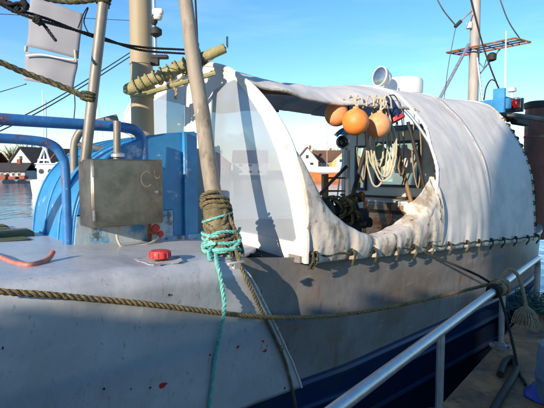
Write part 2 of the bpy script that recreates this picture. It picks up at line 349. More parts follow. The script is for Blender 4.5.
# ------------------------------------------------------------------ the setting: water, quay, far shore
WZ = -1.2
m = MB().add([(-2500,-2500,WZ), (2500,-2500,WZ), (2500,2500,WZ), (-2500,2500,WZ)], [[0,1,2,3]]); struct(m.build('water', 'water', sm=0), 'rippled blue harbour water')
# quay: a slab whose edge runs along the guard rail
E0 = Vector((1.22, 3.19, 0)); ED = Vector((.63, .777, 0)).normalized()
def edge(k, z=0): return E0+ED*k+Vector((0,0,z))
qp = [edge(6.2), edge(-5.9), Vector((-13, -2.9, 0)), Vector((-15, -16, 0)), Vector((12, -16, 0)), Vector((14, 6.5, 0))]
m = MB(); n_ = len(qp)
m.add(qp, [list(range(n_))]); struct(m.build('quay', 'quay_top', sm=0), 'stained brown and grey quay surface')
m = MB()
for i in range(n_):
    a, b = qp[i], qp[(i+1) % n_]; dz = Vector((0,0,-.004)); lo = Vector((0,0,-3))
    m.add([a+dz, b+dz, b+lo, a+lo], [[0,1,2,3]])
struct(m.build('quay_wall', 'quay_face', sm=0), 'dark quay wall down to the water')
# far shore land with a stone edge
shore = [(-320,92), (-95,96), (-45,104), (-10,150), (30,168), (120,175), (420,190)]
m = MB(); back = [(x*3, 900) for x, y in shore]
vs = [Vector((x,y,-.35)) for x, y in shore]+[Vector((x,y,1.0)) for x, y in back]; k = len(shore)
m.add(vs, [[i, i+1, k+i+1, k+i] for i in range(k-1)]); struct(m.build('far_shore', 'land', sm=0), 'low far shore of the harbour')
m = MB()
for i in range(k-1):
    a, b = shore[i], shore[i+1]
    m.add([(a[0],a[1],-.352), (b[0],b[1],-.352), (b[0],b[1]-1.2,WZ-.5), (a[0],a[1]-1.2,WZ-.5)], [[0,1,2,3]])
struct(m.build('shore_wall', 'stone', sm=0), 'stone edge of the far shore')

# ------------------------------------------------------------------ the moored fishing boat
ZSX = [-4.6,-1.2,-.5,0,1.7,4.3,7.4]; ZSY = [1.18,1.075,1.045,.985,.872,.712,.64]
def zs(s): return interp(s, ZSX, ZSY)
def t0(s):
    if s < -2.0: return .25*(-2.0-s)**2
    if s > 3.6: return .075*(s-3.6)**2
    return 0
def flare(s): return interp(s, [-4,-1.5,-.3,.6,7], [.34,.21,.20,.10,.05])
def ht(s, z): return t0(s)+flare(s)*(zs(s)-z)
TC = 1.65                                    # centre line
boat = thing('fishing_boat', B(0, TC, WZ), 'grey hulled fishing boat with blue lower hull moored beside the quay', 'boat')
SA, SZ = -4.55, 7.4
def clampT(t): return min(t, TC)
zblue = lambda s: -.005+.02*max(s,-1)
# grey hull side amidships and aft
S0 = -.75
def f_side(u, v):
    s = lerp(S0, SZ, u); z = lerp(zblue(s), zs(s), v); return B(s, clampT(ht(s, z)+.028+.03*smooth((.25-s)/.3)), z)
m = MB().grid(f_side, 90, 14)
def f_side2(u, v):
    s = lerp(S0, SZ, u); z = lerp(zblue(s), zs(s), v); return B(s, 2*TC-clampT(ht(s, z)), z)
m.grid(f_side2, 60, 6)
m.add([f_side(1,0), f_side2(1,0), f_side2(1,1), f_side(1,1)], [[0,1,2,3]])
hull = m.build('hull', 'hull_side', boat)
tag(hull, 'dull grey brown hull side streaked with rust')
# bow plating: side, rounded shoulder and deck in one sheet, ending at the curved seam
seam_px = [(233,264), (248,286), (262,310), (275,335), (286,357), (293,380), (298,405)]
seam = sorted([(toB(PT(x,y,.03+.0014*(y-264)))[2], toB(PT(x,y,.03+.0014*(y-264)))[0]) for x, y in seam_px])
def seam_s(z): return interp(z, [q[0] for q in seam], [q[1] for q in seam])
RS = .11
def bow_prof(s, v):
    # v 0 centre line of the deck -> .4 shoulder start -> .55 shoulder end -> 1 lower edge
    zd = zs(s); tb = t0(s)
    wgt = max(.05, min(1, (TC-tb)/.5)); rs = RS*wgt
    if v < .4:
        k = v/.4; t = lerp(TC, tb+rs, k); return t, zd+.03*(1-k*k)
    if v < .58:
        a = (v-.4)/.18*math.pi/2; return tb+rs-rs*math.sin(a), zd-rs+rs*math.cos(a)
    k = (v-.58)/.42; z = lerp(zd-rs, zblue(s)-.02, k)
    return min(TC, tb+flare(s)*(zd-rs-z)), z
def dent(s, z):
    return .016*noise.noise(Vector((s*1.3, z*1.7, 3.3)))+.007*noise.noise(Vector((s*4, z*3.5, 7)))
def f_bow(u, v):
    t_, z_ = bow_prof(-.3, v)
    se = lerp(-.06, seam_s(1.0), smooth((v-.3)/.15)) if v < .5 else seam_s(z_)
    s = lerp(SA, se, u**.8); t, z = bow_prof(s, v); d = dent(s, z)*(1 if v > .3 else .35)
    return B(s, t+(d if v > .5 else 0), z+(d*.5 if v <= .5 else 0))
m = MB().grid(f_bow, 110, 70)
bowp = m.build('bow_plate', 'hull_paint', boat, thick=.02, off=0)
tag(bowp, 'pale grey dented bow plating rounding over into the foredeck')
def f_bow2(u, v):
    p = f_bow(u, v); s, t, z = toB(p); return B(s, 2*TC-t, z)
MB().grid(f_bow2, 50, 30).build('bow_plate', 'hull_paint', boat, thick=.02, off=0)
# bright chipped edge of the seam
sp = [f_bow(1, v) for v in [.5+.5*i/40 for i in range(41)]]
sp = [p-N*.012+U*.004 for p in sp]
MB().tube(sp, [.007+.005*abs(noise.noise(p*9)) for p in sp], 6).build('seam_edge', 'bright_edge', boat)
# blue lower hull
def f_low(u, v):
    s = lerp(-4.2, SZ, u); z = lerp(WZ-.5, zblue(s)-.004, v); zz = max(z, -.9); return B(s, clampT(ht(s, zz)+.03+.1*max(0, -.5-z)), z)
m = MB().grid(f_low, 90, 16)
m.grid(lambda u, v: (lambda q: B(q[0], 2*TC-q[1], q[2]))(toB(f_low(u, v))), 60, 8)
a_, b_ = f_low(1,0), f_low(1,1); qa, qb = toB(a_), toB(b_)
m.add([a_, b_, B(qb[0], 2*TC-qb[1], qb[2]), B(qa[0], 2*TC-qa[1], qa[2])], [[0,1,2,3]])
tag(m.build('lower_hull', 'hull_blue', boat), 'dark blue painted lower hull')
# rubbing strakes
for dz, rr in ((-.02, .035), (-.24, .03), (-.55, .028)):
    pts = [B(s, ht(s, zblue(s)+dz)+.012, zblue(s)+dz) for s in [lerp(-1.2 if dz < -.1 else .05, SZ-.05, i/70) for i in range(71)]]
    MB().tube(pts, rr, 8).build('rubbing_strake', 'hull_blue', boat)
# gunwale cap, inner deck, bulwark inside, bulkhead under the foredeck
pts = [(s, zs(s)) for s in [lerp(-.03, SZ, i/70) for i in range(71)]]
for side in (0, 1):
    m = MB(); vs = []
    for s, z in pts:
        for dt, dz in ((-.012,-.035), (-.012,.012), (.10,.016), (.10,-.035)):
            t = t0(s)+.02+dt; t = t if not side else 2*TC-t; vs.append(B(s, t, z+dz))
    fs = [[i*4+j, i*4+(j+1) % 4, (i+1)*4+(j+1) % 4, (i+1)*4+j] for i in range(70) for j in range(4)]
    fs += [[3,2,1,0], [280,281,282,283]]
    m.add(vs, fs).build('gunwale', 'hull_side', boat)
m = MB().grid(lambda u, v: (lambda s: B(s, lerp(ht(s,.4)+.08, 2*TC-ht(s,.4)-.08, v), .38))(lerp(-.3, SZ-.05, u)), 30, 4)
m.grid(lambda u, v: (lambda s: B(s, ht(s,.4)+.075, lerp(.38, zs(s)-.03, v)))(lerp(-.3, SZ-.05, u)), 30, 2)
m.grid(lambda u, v: (lambda s: B(s, 2*TC-ht(s,.4)-.075, lerp(.38, zs(s)-.03, v)))(lerp(-.3, SZ-.05, u)), 30, 2)
m.grid(lambda u, v: B(-.3, lerp(.1, 2*TC-.1, u), lerp(.38, 1.03, v)), 4, 2)
m.build('deck', 'deck_inner', boat)
# chips in the bow paint showing red primer, and small holes
def on_bow(px, py):
    best = None; p = PT(px, py, .06)
    for it in range(6):
        s, t, z = toB(p); tt = t0(s)+flare(s)*(zs(s)-RS-z)+dent(s, z)-.0125; p = PT(px, py, tt)
    return p
def chip(px, py, r, mt, name='paint_chip', k=9, asp=1.0):
    c = on_bow(px, py); nrm = (-N - Vector((0,0,.18))).normalized(); X = U; Y = nrm.cross(X)
    pts = []
    for i in range(k):
        a = 2*math.pi*i/k; q = r*random.uniform(.45, 1.15); pts.append(c+X*math.cos(a)*q*asp+Y*math.sin(a)*q)
    MB().poly(pts, .003, nrm).build(name, mt, boat, sm=0)
for (x, y, r, a) in ((238,347,.014,1.2), (263,341,.014,.8), (265,351,.016,1.3), (267,346,.009,.7), (163,385,.02,1.7), (210,355,.008,1)): chip(x, y, r, 'red_paint', asp=a)
for (x, y, r, a) in ((285,388,.01,1), (283,349,.007,1), (281,347,.01,.6), (3,348,.009,.6), (104,389,.007,1), (131,389,.008,.7), (169,295,.007,1), (150,388,.006,1.6), (280,372,.007,.6)): chip(x, y, r, 'dark', asp=a)

# ---- foredeck fittings
DZ = 1.105
def deck_at(px, py, off=0):
    z = 1.08
    for _ in range(8):
        q = PZ(px, py, z); s_, t_, _z = toB(q); k_ = max(0, (TC-t_)/(TC-t0(s_)-RS)); z = zs(s_)+.03*(1-min(1, k_)**2)+off
    return PZ(px, py, z)
fp = deck_at(160, 260, .012)
capt = MB().lathe(fp+Vector((0,0,.012)), [(.056,0), (.06,.006), (.06,.034), (.053,.044), (.02,.046)], 24, x=U).build('filler_cap', 'red_plastic', boat)
tag(capt, 'red round filler cap on the foredeck')
m = MB()
for i in range(12):
    a = 2*math.pi*i/12; m.box(fp+Vector((math.cos(a)*.0605, math.sin(a)*.0605, .034)), (.007,.012,.03), (Vector((math.cos(a),math.sin(a),0)), Vector((-math.sin(a),math.cos(a),0)), Vector((0,0,1))))
m.build('grip', 'red_plastic', capt)
pl = []
for i in range(22):
    a = 2*math.pi*i/22; rr_ = .115*random.uniform(.88,1.08)/max(abs(math.cos(a)), abs(math.sin(a)))**.8; pl.append(fp+U*math.cos(a)*rr_*1.05+N*math.sin(a)*rr_*.9+Vector((0,0,.003-.012*max(0, -math.sin(a))**2)))
MB().poly(pl, .004, (0,0,1)).build('base_plate', 'scraped', capt, sm=0)
# mooring cleat by the plate edge
cp_ = PZ(236, 268, zs(-.4)+.005)
m = MB().bbox(cp_+Vector((0,0,.03)), (.12,.025,.016), .005, (U, N, Vector((0,0,1)))); m.box(cp_+Vector((0,0,.012)), (.04,.025,.03), (U, N, Vector((0,0,1))))
m.build('cleat', 'conduit', boat)

# companionway hood: curved front towards the bow, flat side
hs0, hs1, ht0, ht1 = -1.24, -.30, .88, 1.80
prof = catmull([(0,hs0-.02,1.06), (0,hs0+.02,1.34), (0,hs0+.13,1.58), (0,hs0+.34,1.76), (0,hs0+.62,1.85), (0,hs1,1.89)], 6)
prof = [(p.y, p.z) for p in prof]
hood = MB()
k = len(prof)
hood.grid(lambda u, v: B(prof[min(k-1,int(round(u*(k-1))))][0], lerp(ht0, ht1, v), prof[min(k-1,int(round(u*(k-1))))][1]), k-1, 4)
hood.add([B(s, ht1, z) for s, z in prof]+[B(hs1, ht1, 1.0)], [list(range(k+1))])
hood.add([B(hs1,ht0,1.0), B(hs1,ht1,1.0), B(hs1,ht1,1.89), B(hs1,ht0,1.89)], [[0,1,2,3]])
ho = hood.build('companion_hood', 'blue_paint', boat, sm=50)
tag(ho, 'blue painted curved companionway hood with flaking paint')
side = [B(s, ht0-.004, z) for s, z in prof]+[B(hs1, ht0-.004, 1.04)]
zc = 1.30
lo_poly = [(s, z) for s, z in prof if z < zc]
MB().poly([B(s, ht0-.006, z) for s, z in lo_poly]+[B(-.52, ht0-.006, zc), B(-.52, ht0-.006, 1.04)], .008, N).build('side_panel', 'blue_worn', ho, sm=0)
MB().poly([B(s, ht0-.006, z) for s, z in prof if z >= zc]+[B(hs1, ht0-.006, 1.05), B(-.516, ht0-.006, 1.05), B(-.516, ht0-.006, zc+.004), B(lo_poly[-1][0], ht0-.006, zc+.004)], .008, N).build('side_panel', 'blue_paint', ho, sm=0)
for tt in (ht0+.02, ht0+.30, ht0+.60, ht1-.02):
    MB().tube([B(s-.003, tt, z+.003) for s, z in prof], .009, 6).build('rib', 'blue_paint', ho)
MB().bbox(B(-.42, ht0-.026, 1.47), (.03,.03,.84), .004, (U, N, Vector((0,0,1)))).build('corner_post', 'blue_paint', ho)
MB().bbox(B(-.42, ht0-.012, 1.075), (.34,.05,.05), .008, (U, N, Vector((0,0,1)))).build('sill', 'blue_worn', ho)
# steel control box
bs0, bs1, bt0, bt1, bz0, bz1 = -1.22, -.73, .64, .86, 1.235, 1.67
cb = MB().bbox(B((bs0+bs1)/2, (bt0+bt1)/2, (bz0+bz1)/2), (bs1-bs0, bt1-bt0, bz1-bz0), .008, (U, N, Vector((0,0,1)))).build('control_box', 'stainless', boat)
tag(cb, 'brushed steel box fixed to the side of the blue hood')
MB().bbox(B((bs0+bs1)/2, bt0-.006, (bz0+bz1)/2), (bs1-bs0-.012, .012, bz1-bz0-.012), .004, (U, N, Vector((0,0,1)))).build('door', 'stainless', cb)
mk = MB()
def chalk(pts, w=.0045):
    pp = catmull([B(a, bt0-.0135, b) for a, b in pts], 6); vs = []
    for i, p in enumerate(pp):
        d = (pp[min(i+1,len(pp)-1)]-pp[max(i-1,0)]).normalized(); n2 = d.cross(N).normalized()*w*(.7+.5*math.sin(3*i/len(pp)))
        vs += [p-n2, p+n2]
    mk.add(vs, [[2*i, 2*i+1, 2*i+3, 2*i+2] for i in range(len(pp)-1)])
chalk([(-.83,1.575), (-.855,1.592), (-.885,1.575), (-.897,1.54), (-.88,1.50), (-.85,1.49), (-.825,1.505)])
chalk([(-.80,1.60), (-.795,1.56), (-.785,1.545), (-.765,1.548), (-.755,1.565)], .003)
mk.build('chalk_mark', 'chalk', cb, sm=0)
for zz in (bz0+.08, bz1-.08): MB().lathe(B(bs0+.006, bt0-.012, zz-.03), [(.008,0), (.008,.06)], 8).build('hinge', 'lamp_metal', cb)
MB().lathe(B(bs1-.06, bt0-.014, 1.45), [(.014,0), (.014,.01), (.008,.014)], 12, axis=-N).build('lock', 'lamp_metal', cb)
MB().lathe(B(-1.03, .72, bz0-.045), [(.014,0), (.014,.03), (.02,.031), (.02,.047)], 12).build('cable_gland', 'conduit', cb)
pts = catmull([B(-1.03,.72,bz0-.045), B(-1.03,.71,1.14), B(-1.0,.70,1.09), B(-.9,.70,1.083), B(-.78,.72,1.095), B(-.70,.78,1.13), B(-.68,.87,1.19)], 8)
MB().tube(pts, .0085, 8).build('cable', 'conduit', cb)
vp = B(-.73, .84, 1.16)
vm = MB(); vm.lathe(vp, [(.02,0), (.02,.08)], 10, axis=-N); vm.box(vp-N*.08+Vector((0,0,.03)), (.07,.015,.02), (U, N, Vector((0,0,1)))); vm.lathe(vp+Vector((0,0,-.09)), [(.014,0), (.014,.17)], 10)
tag(vm.build('valve', 'rust', boat), 'small rusty valve under the steel box')
MB().lathe(vp-N*.085+Vector((0,0,.03)), [(.028,0), (.03,.006), (.028,.014)], 14, axis=-N).build('valve_wheel', 'red_paint', boat)
MB().lathe(vp-N*.06+U*.05+Vector((0,0,-.02)), [(.022,0), (.024,.006), (.022,.014)], 14, axis=-N).build('valve_wheel', 'red_paint', boat)
# tubular rails by the hood
def hp(l, n=8): return catmull(l, n)
r1 = hp([B(-4.0,.92,1.90), B(-2.6,.90,1.90), B(-1.9,.90,1.90), B(-1.1,.90,1.90), B(-.86,.90,1.895), B(-.775,.90,1.865), B(-.745,.90,1.79), B(-.74,.90,1.66), B(-.74,.90,1.50)])
o1 = MB().tube(r1, .036, 12).build('handrail', 'blue_tube', boat); tag(o1, 'thick blue tube rail with rusty patches above the steel box')
r2 = hp([B(-4.0,.92,1.79), B(-2.6,.92,1.79), B(-1.9,.92,1.79), B(-1.5,.92,1.785), B(-1.36,.92,1.76), B(-1.30,.92,1.69), B(-1.28,.92,1.58), B(-1.28,.92,1.05)])
o2 = MB().tube(r2, .030, 12).build('handrail', 'blue_tube', boat); tag(o2, 'lower blue tube rail bending down beside the steel box')
r3 = hp([P(74,175,3.5), P(74,150,3.5), P(76,139,3.5), P(82,130,3.5), P(94,124,3.5), P(118,118,3.55)])
MB().tube(r3, .030, 10).build('grab_rail', 'pole_grey', boat)
MB().tube([P(75,144,3.5), P(96,148,3.55), P(118,151,3.6)], .022, 10).build('grab_rail', 'pole_grey', boat)
MB().tube([P(117,121,3.12), P(117,153,3.12), P(117,164,3.12)], .024, 10).build('rail_post', 'pole_grey', boat)
MB().lathe(P(118,157,3.12), [(.045,0), (.045,.02), (.03,.028)], 14).build('rail_socket', 'galv', boat)
# mossy hatch planks on the foredeck
for i, (t, zz) in enumerate(((1.30,.02), (1.52,.05), (1.74,.035), (1.96,.03), (2.18,.03))):
    MB().bbox(B(-1.98+random.uniform(-.04,.04), t, 1.085+zz), (1.2,.19,.05), .01, (U, (N+Vector((0,0,random.uniform(-.05,.05)))).normalized(), Vector((0,0,1)))).build('plank', 'moss_plank', boat)

# foremast
mast0 = B(-.36, TC, 1.05)
MB_ = MB().lathe(mast0, [(.102,0), (.10,.4), (.098,1.2), (.094,2.4), (.09,3.6), (.085,4.4)], 28)
fm = MB_.build('foremast', 'mast_wood', boat); tag(fm, 'thick buff painted foremast behind the blue hood')
for zz in (2.23, 2.52): MB().lathe(mast0+Vector((0,0,zz-1.05)), [(.096,0), (.104,.006), (.104,.035), (.096,.04)], 24).build('mast_band', 'mast_wood' if zz > 2.4 else 'boom_moss', fm)
MB().lathe(P(140,94,3.98), [(.12,0), (.135,.01), (.135,.05), (.12,.07)], 18).build('mast_collar', 'boom_moss', fm)
q0 = P(156,60,4.1)
m = MB(); m.tube([P(154,0,4.12), P(155,30,4.12), P(156,62,4.12)], .014, 8)
m.build('mast_track', 'galv', fm)
m = MB(); m.lathe(P(156,32,4.08)-Vector((0,0,.04)), [(.02,0), (.05,.02), (.05,.06), (.02,.08)], 12); m.lathe(P(154,20,4.08)-Vector((0,0,.04)), [(.015,0), (.03,.02), (.03,.06), (.015,.08)], 12)
m.build('halyard_block', 'dark', fm)
m = MB().bbox(P(158,12,4.08), (.09,.06,.05), .01); m.lathe(P(158,16,4.06)-Vector((0,0,.03)), [(.03,0), (.04,.02), (.03,.05)], 14)
m.build('mast_lamp', 'white_paint', fm)
m = MB().bbox(P(160,57,4.05), (.14,.06,.03), .006); m.bbox(P(155,62,4.05), (.07,.05,.06), .006); m.build('cleat', 'dark', fm)

# wheelhouse under the canopy
ws0, ws1, wt0, wt1, wz0, wz1 = 3.35, 5.1, .75, 2.42, .38, 2.14
wh = thing.__call__ if False else None
whm = MB()
ax3 = (U, N, Vector((0,0,1)))
TH = .05
# front wall built round the openings
def wall_rect(mb, t_a, t_b, z_a, z_b, s=ws0, th=TH): mb.box(B(s+th/2, (t_a+t_b)/2, (z_a+z_b)/2), (th, t_b-t_a, z_b-z_a), ax3)
def wpt(x, y): q = toB(PS(x, y, ws0)); return q[1], q[2]
wins = [(wpt(421,160)[0], wpt(376,160)[0], 1.36, 2.0), (wpt(367,160)[0], wpt(356,160)[0], 1.30, 1.96)]
zA, zB = 1.30, 2.0
wall_rect(whm, wt0, wt1, wz0, zA); wall_rect(whm, wt0, wt1, zB, wz1)
for a, b in ((wt0, wins[0][0]), (wins[0][1], wins[1][0]), (wins[1][1], wt1)): wall_rect(whm, a, b, zA, zB)
wall_rect(whm, wins[0][0], wins[0][1], zA, wins[0][2]); wall_rect(whm, wins[1][0], wins[1][1], wins[1][3], zB)
# back wall, side walls with openings
for (a, b, c, d) in ((wt0, wt1, wz0, 1.4), (wt0, wt1, 2.05, wz1), (wt0, wt0+.25, 1.4, 2.05), (1.5,1.75,1.4,2.05), (wt1-.25, wt1, 1.4, 2.05)): wall_rect(whm, a, b, c, d, s=ws1-TH)
for t in (wt0, wt1-TH):
    for (a, b, c, d) in ((ws0+TH, ws1-TH, wz0, 1.4), (ws0+TH, ws1-TH, 2.05, wz1), (ws0+TH, ws0+.3, 1.4, 2.05), (4.2, 4.35, 1.4, 2.05), (ws1-.4, ws1-TH, 1.4, 2.05)):
        whm.box(B((a+b)/2, t+TH/2, (c+d)/2), (b-a, TH, d-c), ax3)
wheel = whm.build('wheelhouse', 'wheelhouse_paint', boat, sm=0); tag(wheel, 'cream painted wheelhouse front seen under the canopy')
MB().bbox(B((ws0+ws1)/2, (wt0+wt1)/2, wz1+.035), (ws1-ws0+.12, wt1-wt0+.12, .07), .02, ax3).build('roof', 'blue_paint', wheel)
for (a, b, c, d) in wins:
    fr = MB()
    for (ta, tb_, za, zb) in ((a, b, c, c+.035), (a, b, d-.035, d), (a, a+.035, c+.035, d-.035), (b-.035, b, c+.035, d-.035)): fr.box(B(ws0-.012, (ta+tb_)/2, (za+zb)/2), (.045, tb_-ta, zb-za), ax3)
    fo = fr.build('window_frame', 'navy', wheel, sm=0)
    MB().box(B(ws0+.02, (a+b)/2, (c+d)/2), (.006, b-a-.07, d-c-.07), ax3).build('pane', 'glass', wheel, sm=0)
MB().bbox(B(ws0-.03, (wt0+wt1)/2, 1.22), (.06, wt1-wt0, .03), .006, ax3).build('ledge', 'dark_wood', wheel)
MB().bbox(B(ws0-.016, 2.385, 1.26), (.03,.07,1.74), .008, ax3).build('corner_post', 'white_paint', wheel)
MB().tube([B(ws0-.03,1.35,1.40), B(ws0-.04,1.12,1.95)], .008, 6).build('wiper', 'dark', wheel)
MB().lathe(B(3.9,1.3,1.75), [(.02,-.14), (.1,-.11), (.13,-.02), (.13,.05), (.08,.12), (.02,.14)], 18).build('steering_float', 'net_green', wheel)
# rusty locker against the wheelhouse front
LT = toB(PS(388, 215, ws0-.5))[1]
lk = MB().bbox(B(ws0-.26, LT, .78), (.44,.80,.78), .03, ax3).build('locker', 'locker', boat); tag(lk, 'rusty cream locker strapped against the wheelhouse front')
for t in (LT-.38, LT, LT+.38): MB().box(B(ws0-.487, t, .78), (.012,.045,.80), ax3).build('strap', 'rust', lk, sm=0)
for z in (.62, 1.06): MB().box(B(ws0-.497, LT, z), (.01,.82,.04), ax3).build('strap', 'dark_wood', lk, sm=0)
MB().bbox(B(ws0-.30, LT, 1.185), (.34,.7,.03), .008, ax3).build('lid', 'white_paint', lk)
MB().bbox(B(ws0-.14, LT+.62, .85), (.22,.40,.6), .02, ax3).build('side_locker', 'white_paint', boat)
# radome drum and searchlight on the wheelhouse roof
dc = P(403, 95, 6.6)
rad = MB().lathe(dc+Vector((0,0,-.02)), [(.22,0), (.255,.02), (.265,.06), (.265,.19), (.25,.225), (.18,.245), (.05,.25)], 32).build('radome', 'white_clean', boat); tag(rad, 'short white drum shaped radome above the canopy')
MB().lathe(dc+Vector((0,0,-.20)), [(.06,0), (.06,.10), (.20,.14), (.23,.182)], 20).build('pedestal', 'dark', rad)
sl_ = P(382, 77, 6.2); sdn = Vector((-.82,-.52,.12)).normalized()
sl = MB().lathe(sl_, [(.03,-.13), (.08,-.10), (.115,-.02), (.125,.03), (.13,.035), (.13,.05), (.118,.05)], 24, axis=sdn).build('searchlight', 'white_paint', boat); tag(sl, 'round searchlight with chrome face above the canopy')
MB().lathe(sl_+sdn*.05, [(.116,0), (.08,.016), (.03,.022)], 24, axis=sdn).build('lens', 'lamp_metal', sl)
MB().tube([sl_-sdn*.05-Vector((0,0,.12)), sl_-sdn*.05-Vector((0,0,.30))], .02, 8).build('stem', 'white_paint', sl)
m = MB(); rr = sdn.cross(Vector((0,0,1))).normalized()
m.tube(hp([sl_+rr*.14, sl_+rr*.14-Vector((0,0,.08)), sl_-Vector((0,0,.15))-sdn*.04, sl_-rr*.14-Vector((0,0,.08)), sl_-rr*.14], 5), .01, 6); m.build('yoke', 'galv', sl)
# aft mast with spreader frame
am0 = B(6.0, TC, .38); amx = am0+Vector((0,0,0))
AMY = am0.y
am = MB().lathe(am0, [(.095,0), (.09,2.2), (.085,3.6), (.07,4.8), (.06,5.4)], 20).build('aft_mast', 'mast_pale', boat); tag(am, 'pale aft mast with a rectangular spreader frame')
c_ = am0+Vector((0,0,P(473,50,AMY).z-am0.z))
def sf(t, s, dz=0): return c_-N*t+U*s+Vector((0,0,dz))
m = MB(); zt = 0
loop = [sf(-.42,-.20), sf(.78,-.26), sf(.86,.18), sf(-.30,.24), sf(-.42,-.20)]
m.tube(loop, .016, 6); m.build('spreader_frame', 'rust', am)
for a in (-.08, .06): MB().tube([sf(-.36,a), sf(.82,a)], .012, 6).build('spreader_bar', 'dark', am)
for a in (-.2, .25, .55): MB().tube([sf(a,-.22), sf(a+.04,.21)], .009, 6).build('cross_bar', 'rust', am)
MB().tube([sf(.5,0), sf(.0,0,-.55)], .014, 6).build('strut', 'galv', am)
MB().tube([sf(.1,-.1,-.02), sf(.13,-.1,-.25), sf(.22,-.1,-.36), sf(.26,-.1,-.22)], .008, 6).build('cable_loop', 'dark', am)
MB().lathe(sf(-.05,-.12,.35), [(.03,0), (.05,.01), (.05,.1), (.02,.13)], 12).build('mast_light', 'white_paint', am)
m = MB().tube([P(469,44,AMY-.15), P(439,100,AMY-.5)], .028, 8); m.build('strut', 'galv', am)
m = MB().tube([P(477,58,AMY-.15), P(483,106,AMY-.3)], .022, 8); m.build('strut', 'galv', am)
m = MB().lathe(P(492,57,AMY-.35), [(.03,-.07), (.07,-.05), (.075,.04), (.04,.07)], 14); m.build('deck_lamp', 'dark', am)
MB().tube([P(505,98,7.0), P(505.5,64,7.0), P(506,31,7.0)], [.014,.012,.007], 8).build('whip_antenna', 'white_clean', boat)
m = MB().lathe(P(512,92,7.0), [(.02,-.2), (.02,0), (.06,.005), (.055,.06), (.02,.07)], 14); m.build('satellite_antenna', 'white_clean', boat)
# navigation light board, blue roof edge aft, dark gear and funnel
nb = P(507, 104, 6.9)
nl = MB().bbox(nb, (.50,.03,.20), .006, ax3).build('light_board', 'navy', boat); tag(nl, 'dark side light board with a red lamp')
MB().bbox(nb-U*.27+Vector((0,0,.02)), (.05,.16,.34), .006, ax3).build('board_end', 'blue_paint', nl)
MB().bbox(nb+U*.26, (.04,.26,.20), .006, ax3).build('board_end', 'pole_grey', nl)
MB().lathe(nb-N*.09+U*.10-Vector((0,0,.06)), [(.055,0), (.058,.02), (.058,.1), (.05,.12)], 18).build('side_light', 'red_lens', nl)
MB().lathe(nb-N*.09+U*.10+Vector((0,0,.062)), [(.06,0), (.06,.02), (.03,.03)], 18).build('lamp_cap', 'galv', nl)
MB().bbox(B(4.60, .98, 2.53), (.07,1.05,.15), .01, ax3).build('roof_edge', 'blue_paint', boat)
MB().tube([P(488,112,6.95), P(520,116,6.8), P(548,120,6.7)], .035, 8).build('light_bracket', 'pole_grey', boat)
m = MB().bbox(P(520,122,7.2), (.5,.1,.1), .02, ax3); m.lathe(P(508,118,7.1), [(.03,-.06), (.07,-.03), (.07,.05), (.03,.08)], 12); m.build('deck_gear', 'dark', boat)
fc = B(6.6, .78, .4)
fn = MB().lathe(fc, [(.2,0), (.2,2.2), (.195,2.26)], 28).build('funnel', 'funnel_red', boat); tag(fn, 'rust red funnel pipe aft of the canopy')
MB().lathe(fc+Vector((0,0,2.26)), [(.215,0), (.22,.02), (.22,.1), (.16,.12)], 28).build('cap', 'dark', fn)
for z in (1.75, 2.1): MB().lathe(fc+Vector((0,0,z)), [(.2,0), (.208,.005), (.208,.04), (.2,.045)], 28).build('band', 'rust', fn)

def coil(base, axis, r, d0, d1, turns, jitter=.01, n=14, ph=0):
    Xc = axis.orthogonal().normalized(); Yc = axis.cross(Xc); out = []
    for i in range(int(turns*n)+1):
        a = 2*math.pi*i/n+ph; k = i/(turns*n); rr = r+jitter*noise.noise(Vector((a*.7, d0*9, 2)))
        out.append(base+axis*(lerp(d0, d1, k)+jitter*1.6*math.sin(a*.9+d0*7))+(Xc*math.cos(a)+Yc*math.sin(a))*rr)
    return out
# ------------------------------------------------------------------ canopy
can = thing('canvas_canopy', B(0, TC, 1.0), 'long arched white canvas canopy stretched over the boat deck', 'canopy')
AP = [(-.02,1.0), (-.025,1.2), (.02,1.5), (.15,1.83), (.42,2.13), (.70,2.33), (.96,2.45), (1.3,2.52), (TC,2.54)]
AL = [0]
for i in range(1, len(AP)): AL.append(AL[-1]+math.hypot(AP[i][0]-AP[i-1][0], AP[i][1]-AP[i-1][1]))
apc = catmull([(0,a,b) for a, b in AP], 10); 
apl = [0]
for i in range(1, len(apc)): apl.append(apl[-1]+(apc[i]-apc[i-1]).length)
def prof_at(v):
    d = v*apl[-1]; return interp(d, apl, [p.y for p in apc]), interp(d, apl, [p.z for p in apc])
def arch(s, v):            # v 0 near foot, 1 ridge, 2 far foot
    vv = v if v <= 1 else 2-v
    t, z = prof_at(vv); k = max(0, min(1, s/4.3))
    zb = zs(s)-.03; Hr = 2.54-.10*math.sin(math.pi*min(1, k*2.2))**2*.6+.05*k
    z = zb+(z-1.0)/1.54*(Hr-zb); t = t*(1-.34*k*(1 if vv < .9 else 1-(vv-.9)/.1)) if t > 0 else t
    if v > 1: t = 2*TC-t
    return t, z
def v_of_t(t):
    lo, hi = 0, 1
    for _ in range(40):
        mid = (lo+hi)/2
        if prof_at(mid)[0] < t: lo = mid
        else: hi = mid
    return lo
def wr(s, v, a=1):
    return a*(.012*noise.noise(Vector((s*1.6, v*5, 1)))+.006*noise.noise(Vector((s*5, v*9, 4)))+.003*noise.noise(Vector((s*14, v*14, 8))))
def skin(s, v, off=0, a=1):
    t, z = arch(s, v); t2, z2 = arch(s, v+.004); t1, z1 = arch(s, v-.004 if v > .004 else 0)
    nx, nz_ = -(z2-z1), (t2-t1); L = math.hypot(nx, nz_) or 1; d = off+wr(s, v, a); return B(s, t+nx/L*d, z+nz_/L*d)
# hoops
for s in (.03, 2.02, 4.26):
    MB().tube([skin(s, (2-v_of_t(.86) if s < 3 else 2)*i/60, -.024, 0) for i in range(61)], .017, 8).build('hoop', 'galv', can)
